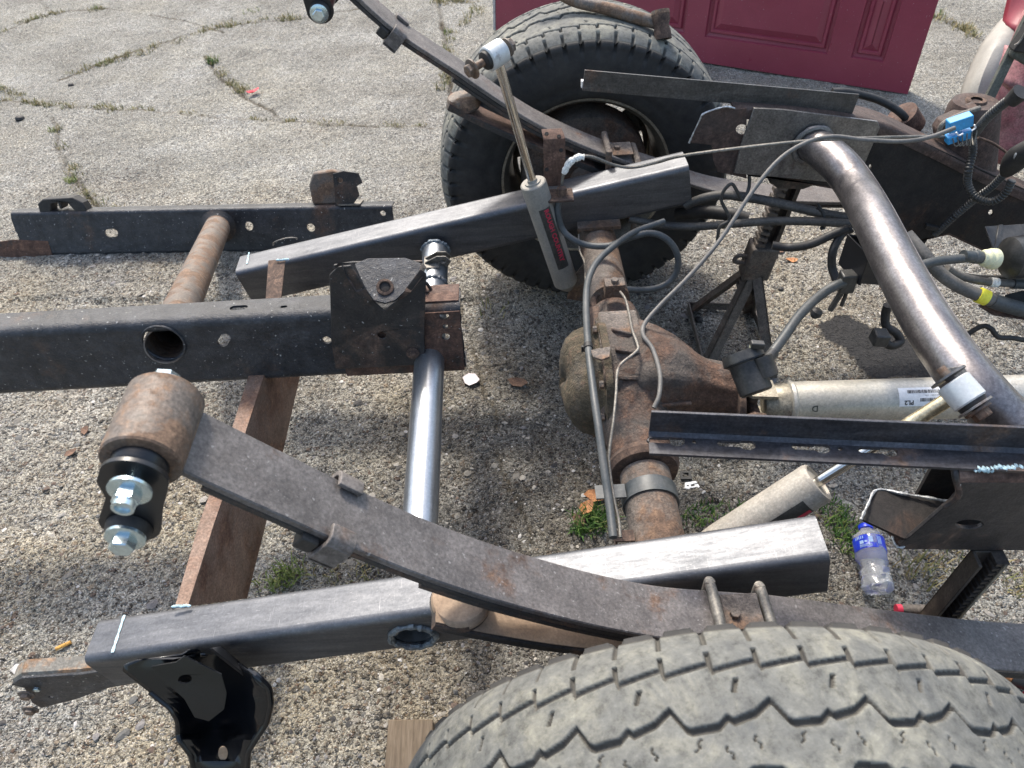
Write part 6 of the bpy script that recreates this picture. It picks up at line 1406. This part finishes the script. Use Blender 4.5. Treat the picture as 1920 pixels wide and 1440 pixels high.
lab(.001, .009, .126, .144); lab(-.017, -.009, .124, .134); lab(-.007, -.002, .127, .132)
for k in range(5): lab(-.026+.004*k, -.024+.004*k, .139, .147)
for k in range(3): lab(.018+.003*k, .0195+.003*k, .122, .146)
for k in range(3): lab(-.018, .006, .1145+.0028*k, .1157+.0028*k)
obj('label_print', mb, M['labelprint'], t, None)

def flake(name, label, cat, px, py, pts, mat, z=.006, fold=.3, group=None, size=1):
    g = at(px, py, z=0); h = gh(g.x, g.y); vs = []; n = len(pts); mb = MB()
    top = [(g.x+a*size, g.y+b*size, h+z+fold*abs(a)*size*.5+random.uniform(-.001, .001)) for a, b in pts]; bot_ = [(x, y, zz-.0008) for x, y, zz in top]
    mb.add([(g.x, g.y, h+z*.6)]+top+[(g.x, g.y, h+z*.6-.0008)]+bot_, [(0, i+1, (i+1) % n+1) for i in range(n)]+[(n+1, n+2+(i+1) % n, n+2+i) for i in range(n)])
    o = obj(name, mb, M[mat]); tag(o, label, cat, group); return o
flake('paper_scrap', 'crumpled pale pink paper scrap lying right of the bright crossmember', 'paper', 883, 715, [(-.022, .01), (-.006, .028), (.012, .022), (.024, -.002), (.016, -.012), (-.004, -.02), (-.016, -.012)], 'paper', .006, .5)
flake('red_scrap', 'small bright red plastic scrap on the concrete at upper left', 'plastic scrap', 476, 178, [(-.018, -.008), (-.002, .012), (.014, .02), (.018, .006), (.008, -.006), (-.01, -.014)], 'red', .014, .6, None, 1.5)
def plus(px, py, s, z): g = at(px, py, z=0); return g.x, g.y, gh(g.x, g.y)+z
gx_, gy_, gz_ = plus(1298, 912, 1, .003)
mb = MB().plate([[(-.02, -.008), (-.016, .008), (.01, .011), (.012, .005), (-.004, .002), (-.004, -.004), (.004, -.003), (.005, .001), (.013, .002), (.016, -.008), (.011, -.009), (.010, -.006), (-.008, -.008), (-.009, -.011)], circ(-.011, -.001, .0025, n=8)], lambda u, v, w: Vector((gx_+u, gy_+v, gz_+w)), .002)
tag(obj('plastic_clip', mb, M['white']), 'small white notched plastic clip lying below the slotted angle iron', 'plastic clip')
gx_, gy_, gz_ = plus(1285, 893, 1, .004)
mb = MB().plate([[(-.014, -.012), (.012, -.014), (.014, .01), (-.012, .012)], [(-.008, -.006), (.006, -.006), (.008, .005), (-.007, .006)]], lambda u, v, w: Vector((gx_+u, gy_+v, gz_+w)), .004)
tag(obj('plastic_clip', mb, M['rubber']), 'small black square plastic ring beside the white clip', 'plastic clip')
g = at(122, 1214, z=0); h = gh(g.x, g.y); a = Vector((g.x-.012, g.y-.007, h+.006)); b = Vector((g.x+.014, g.y+.006, h+.007))
tag(obj('cigarette_butt', MB().tube([a, b], .0038, 14), M['filter']), 'orange cigarette butt on the ground left of the near tube end', 'cigarette butt')
lv = [(-.02, 0), (-.012, .01), (0, .013), (.012, .009), (.022, 0), (.01, -.01), (-.006, -.012)]
for i, (px, py, m_, s_, lb) in enumerate(((1118, 938, 'deadleaf', 1.5, 'curled orange leaf at the top of the green grass clump'), (1100, 960, 'deadleaf', 1.2, 'orange brown leaf fallen in the left of the grass clump'), (1085, 985, 'brownleaf', 1., 'brown leaf at the lower left of the grass clump'), (1485, 488, 'deadleaf', .9, 'pale orange leaf on the concrete right of the jack stand'), (137, 853, 'brownleaf', .8, 'round brown flake on sunlit ground left of spring eye'), (160, 808, 'brownleaf', .8, 'dark curled leaf upper left of the spring eye'), (970, 720, 'brownleaf', 1.4, 'rust brown flake right of the paper scrap'), (1465, 470, 'brownleaf', .8, 'reddish flake behind the jack stand'), (350, 602, 'brownleaf', .6, 'brown crumb on ground between the old rails'))):
    flake('fallen_leaf', lb, 'leaf', px, py, [(u*math.cos(i)-v*math.sin(i), u*math.sin(i)+v*math.cos(i)) for u, v in lv], m_, .008 if i < 3 else .004, .6, 'fallen leaves on the ground', s_)
for px, py, s_, lb in ((133, 160, .02, 'black lump on the far concrete at upper left'), (40, 228, .03, 'dark lump at the left edge by the crack'), (1465, 540, .014, 'small dark nut on concrete beyond jack stand'), (1310, 600, .018, 'dark stone inside the jack stand legs')):
    g = at(px, py, z=0); mb = MB().lathe([(-s_*.2, s_*.5), (s_*.15, s_*.7), (s_*.45, s_*.5), (s_*.6, s_*.15)], (g.x, g.y, gh(g.x, g.y)), (random.uniform(-.3, .3), .1, 1), 9); tag(obj('dark_lump', mb, M['rubber'], None, 20), lb, 'stone')
# wooden block beside the near tyre
p0_, p1_ = at(728, 1348, z=.04), at(822, 1348, z=.04)
mb = MB().obb((p0_.x, p0_.y, 0), (.082, -.004, 0), (.0, -.35, 0), (0, 0, .04)); tag(obj('wooden_block', mb, M['wood'], bevel=.003), 'weathered grey brown wood block at the left side of the near tyre', 'wood block')
# red and black thing at the right edge behind the near tyre
t = thing('hand_tool', 'black and orange tool handle poking out right of the near tyre', 'tool', tuple(at(1900, 1280, z=.02)))
obj('handle', MB().tube([at(1895, 1268, z=.02), at(1990, 1300, z=.02)], .016, 16), M['rubber'], t); obj('grip_end', MB().tube([at(1885, 1262, z=.02), at(1897, 1268, z=.02)], .015, 16), M['deadleaf'], t)
flake('red_scrap', 'torn dark red scrap at the right edge below the tool handle', 'plastic scrap', 1915, 1318, [(-.018, -.008), (-.002, .012), (.014, .02), (.018, .006), (.008, -.006), (-.01, -.014)], 'red', .006, .3)
print('tris', sum(len(m.polygons) for m in bpy.data.meshes))
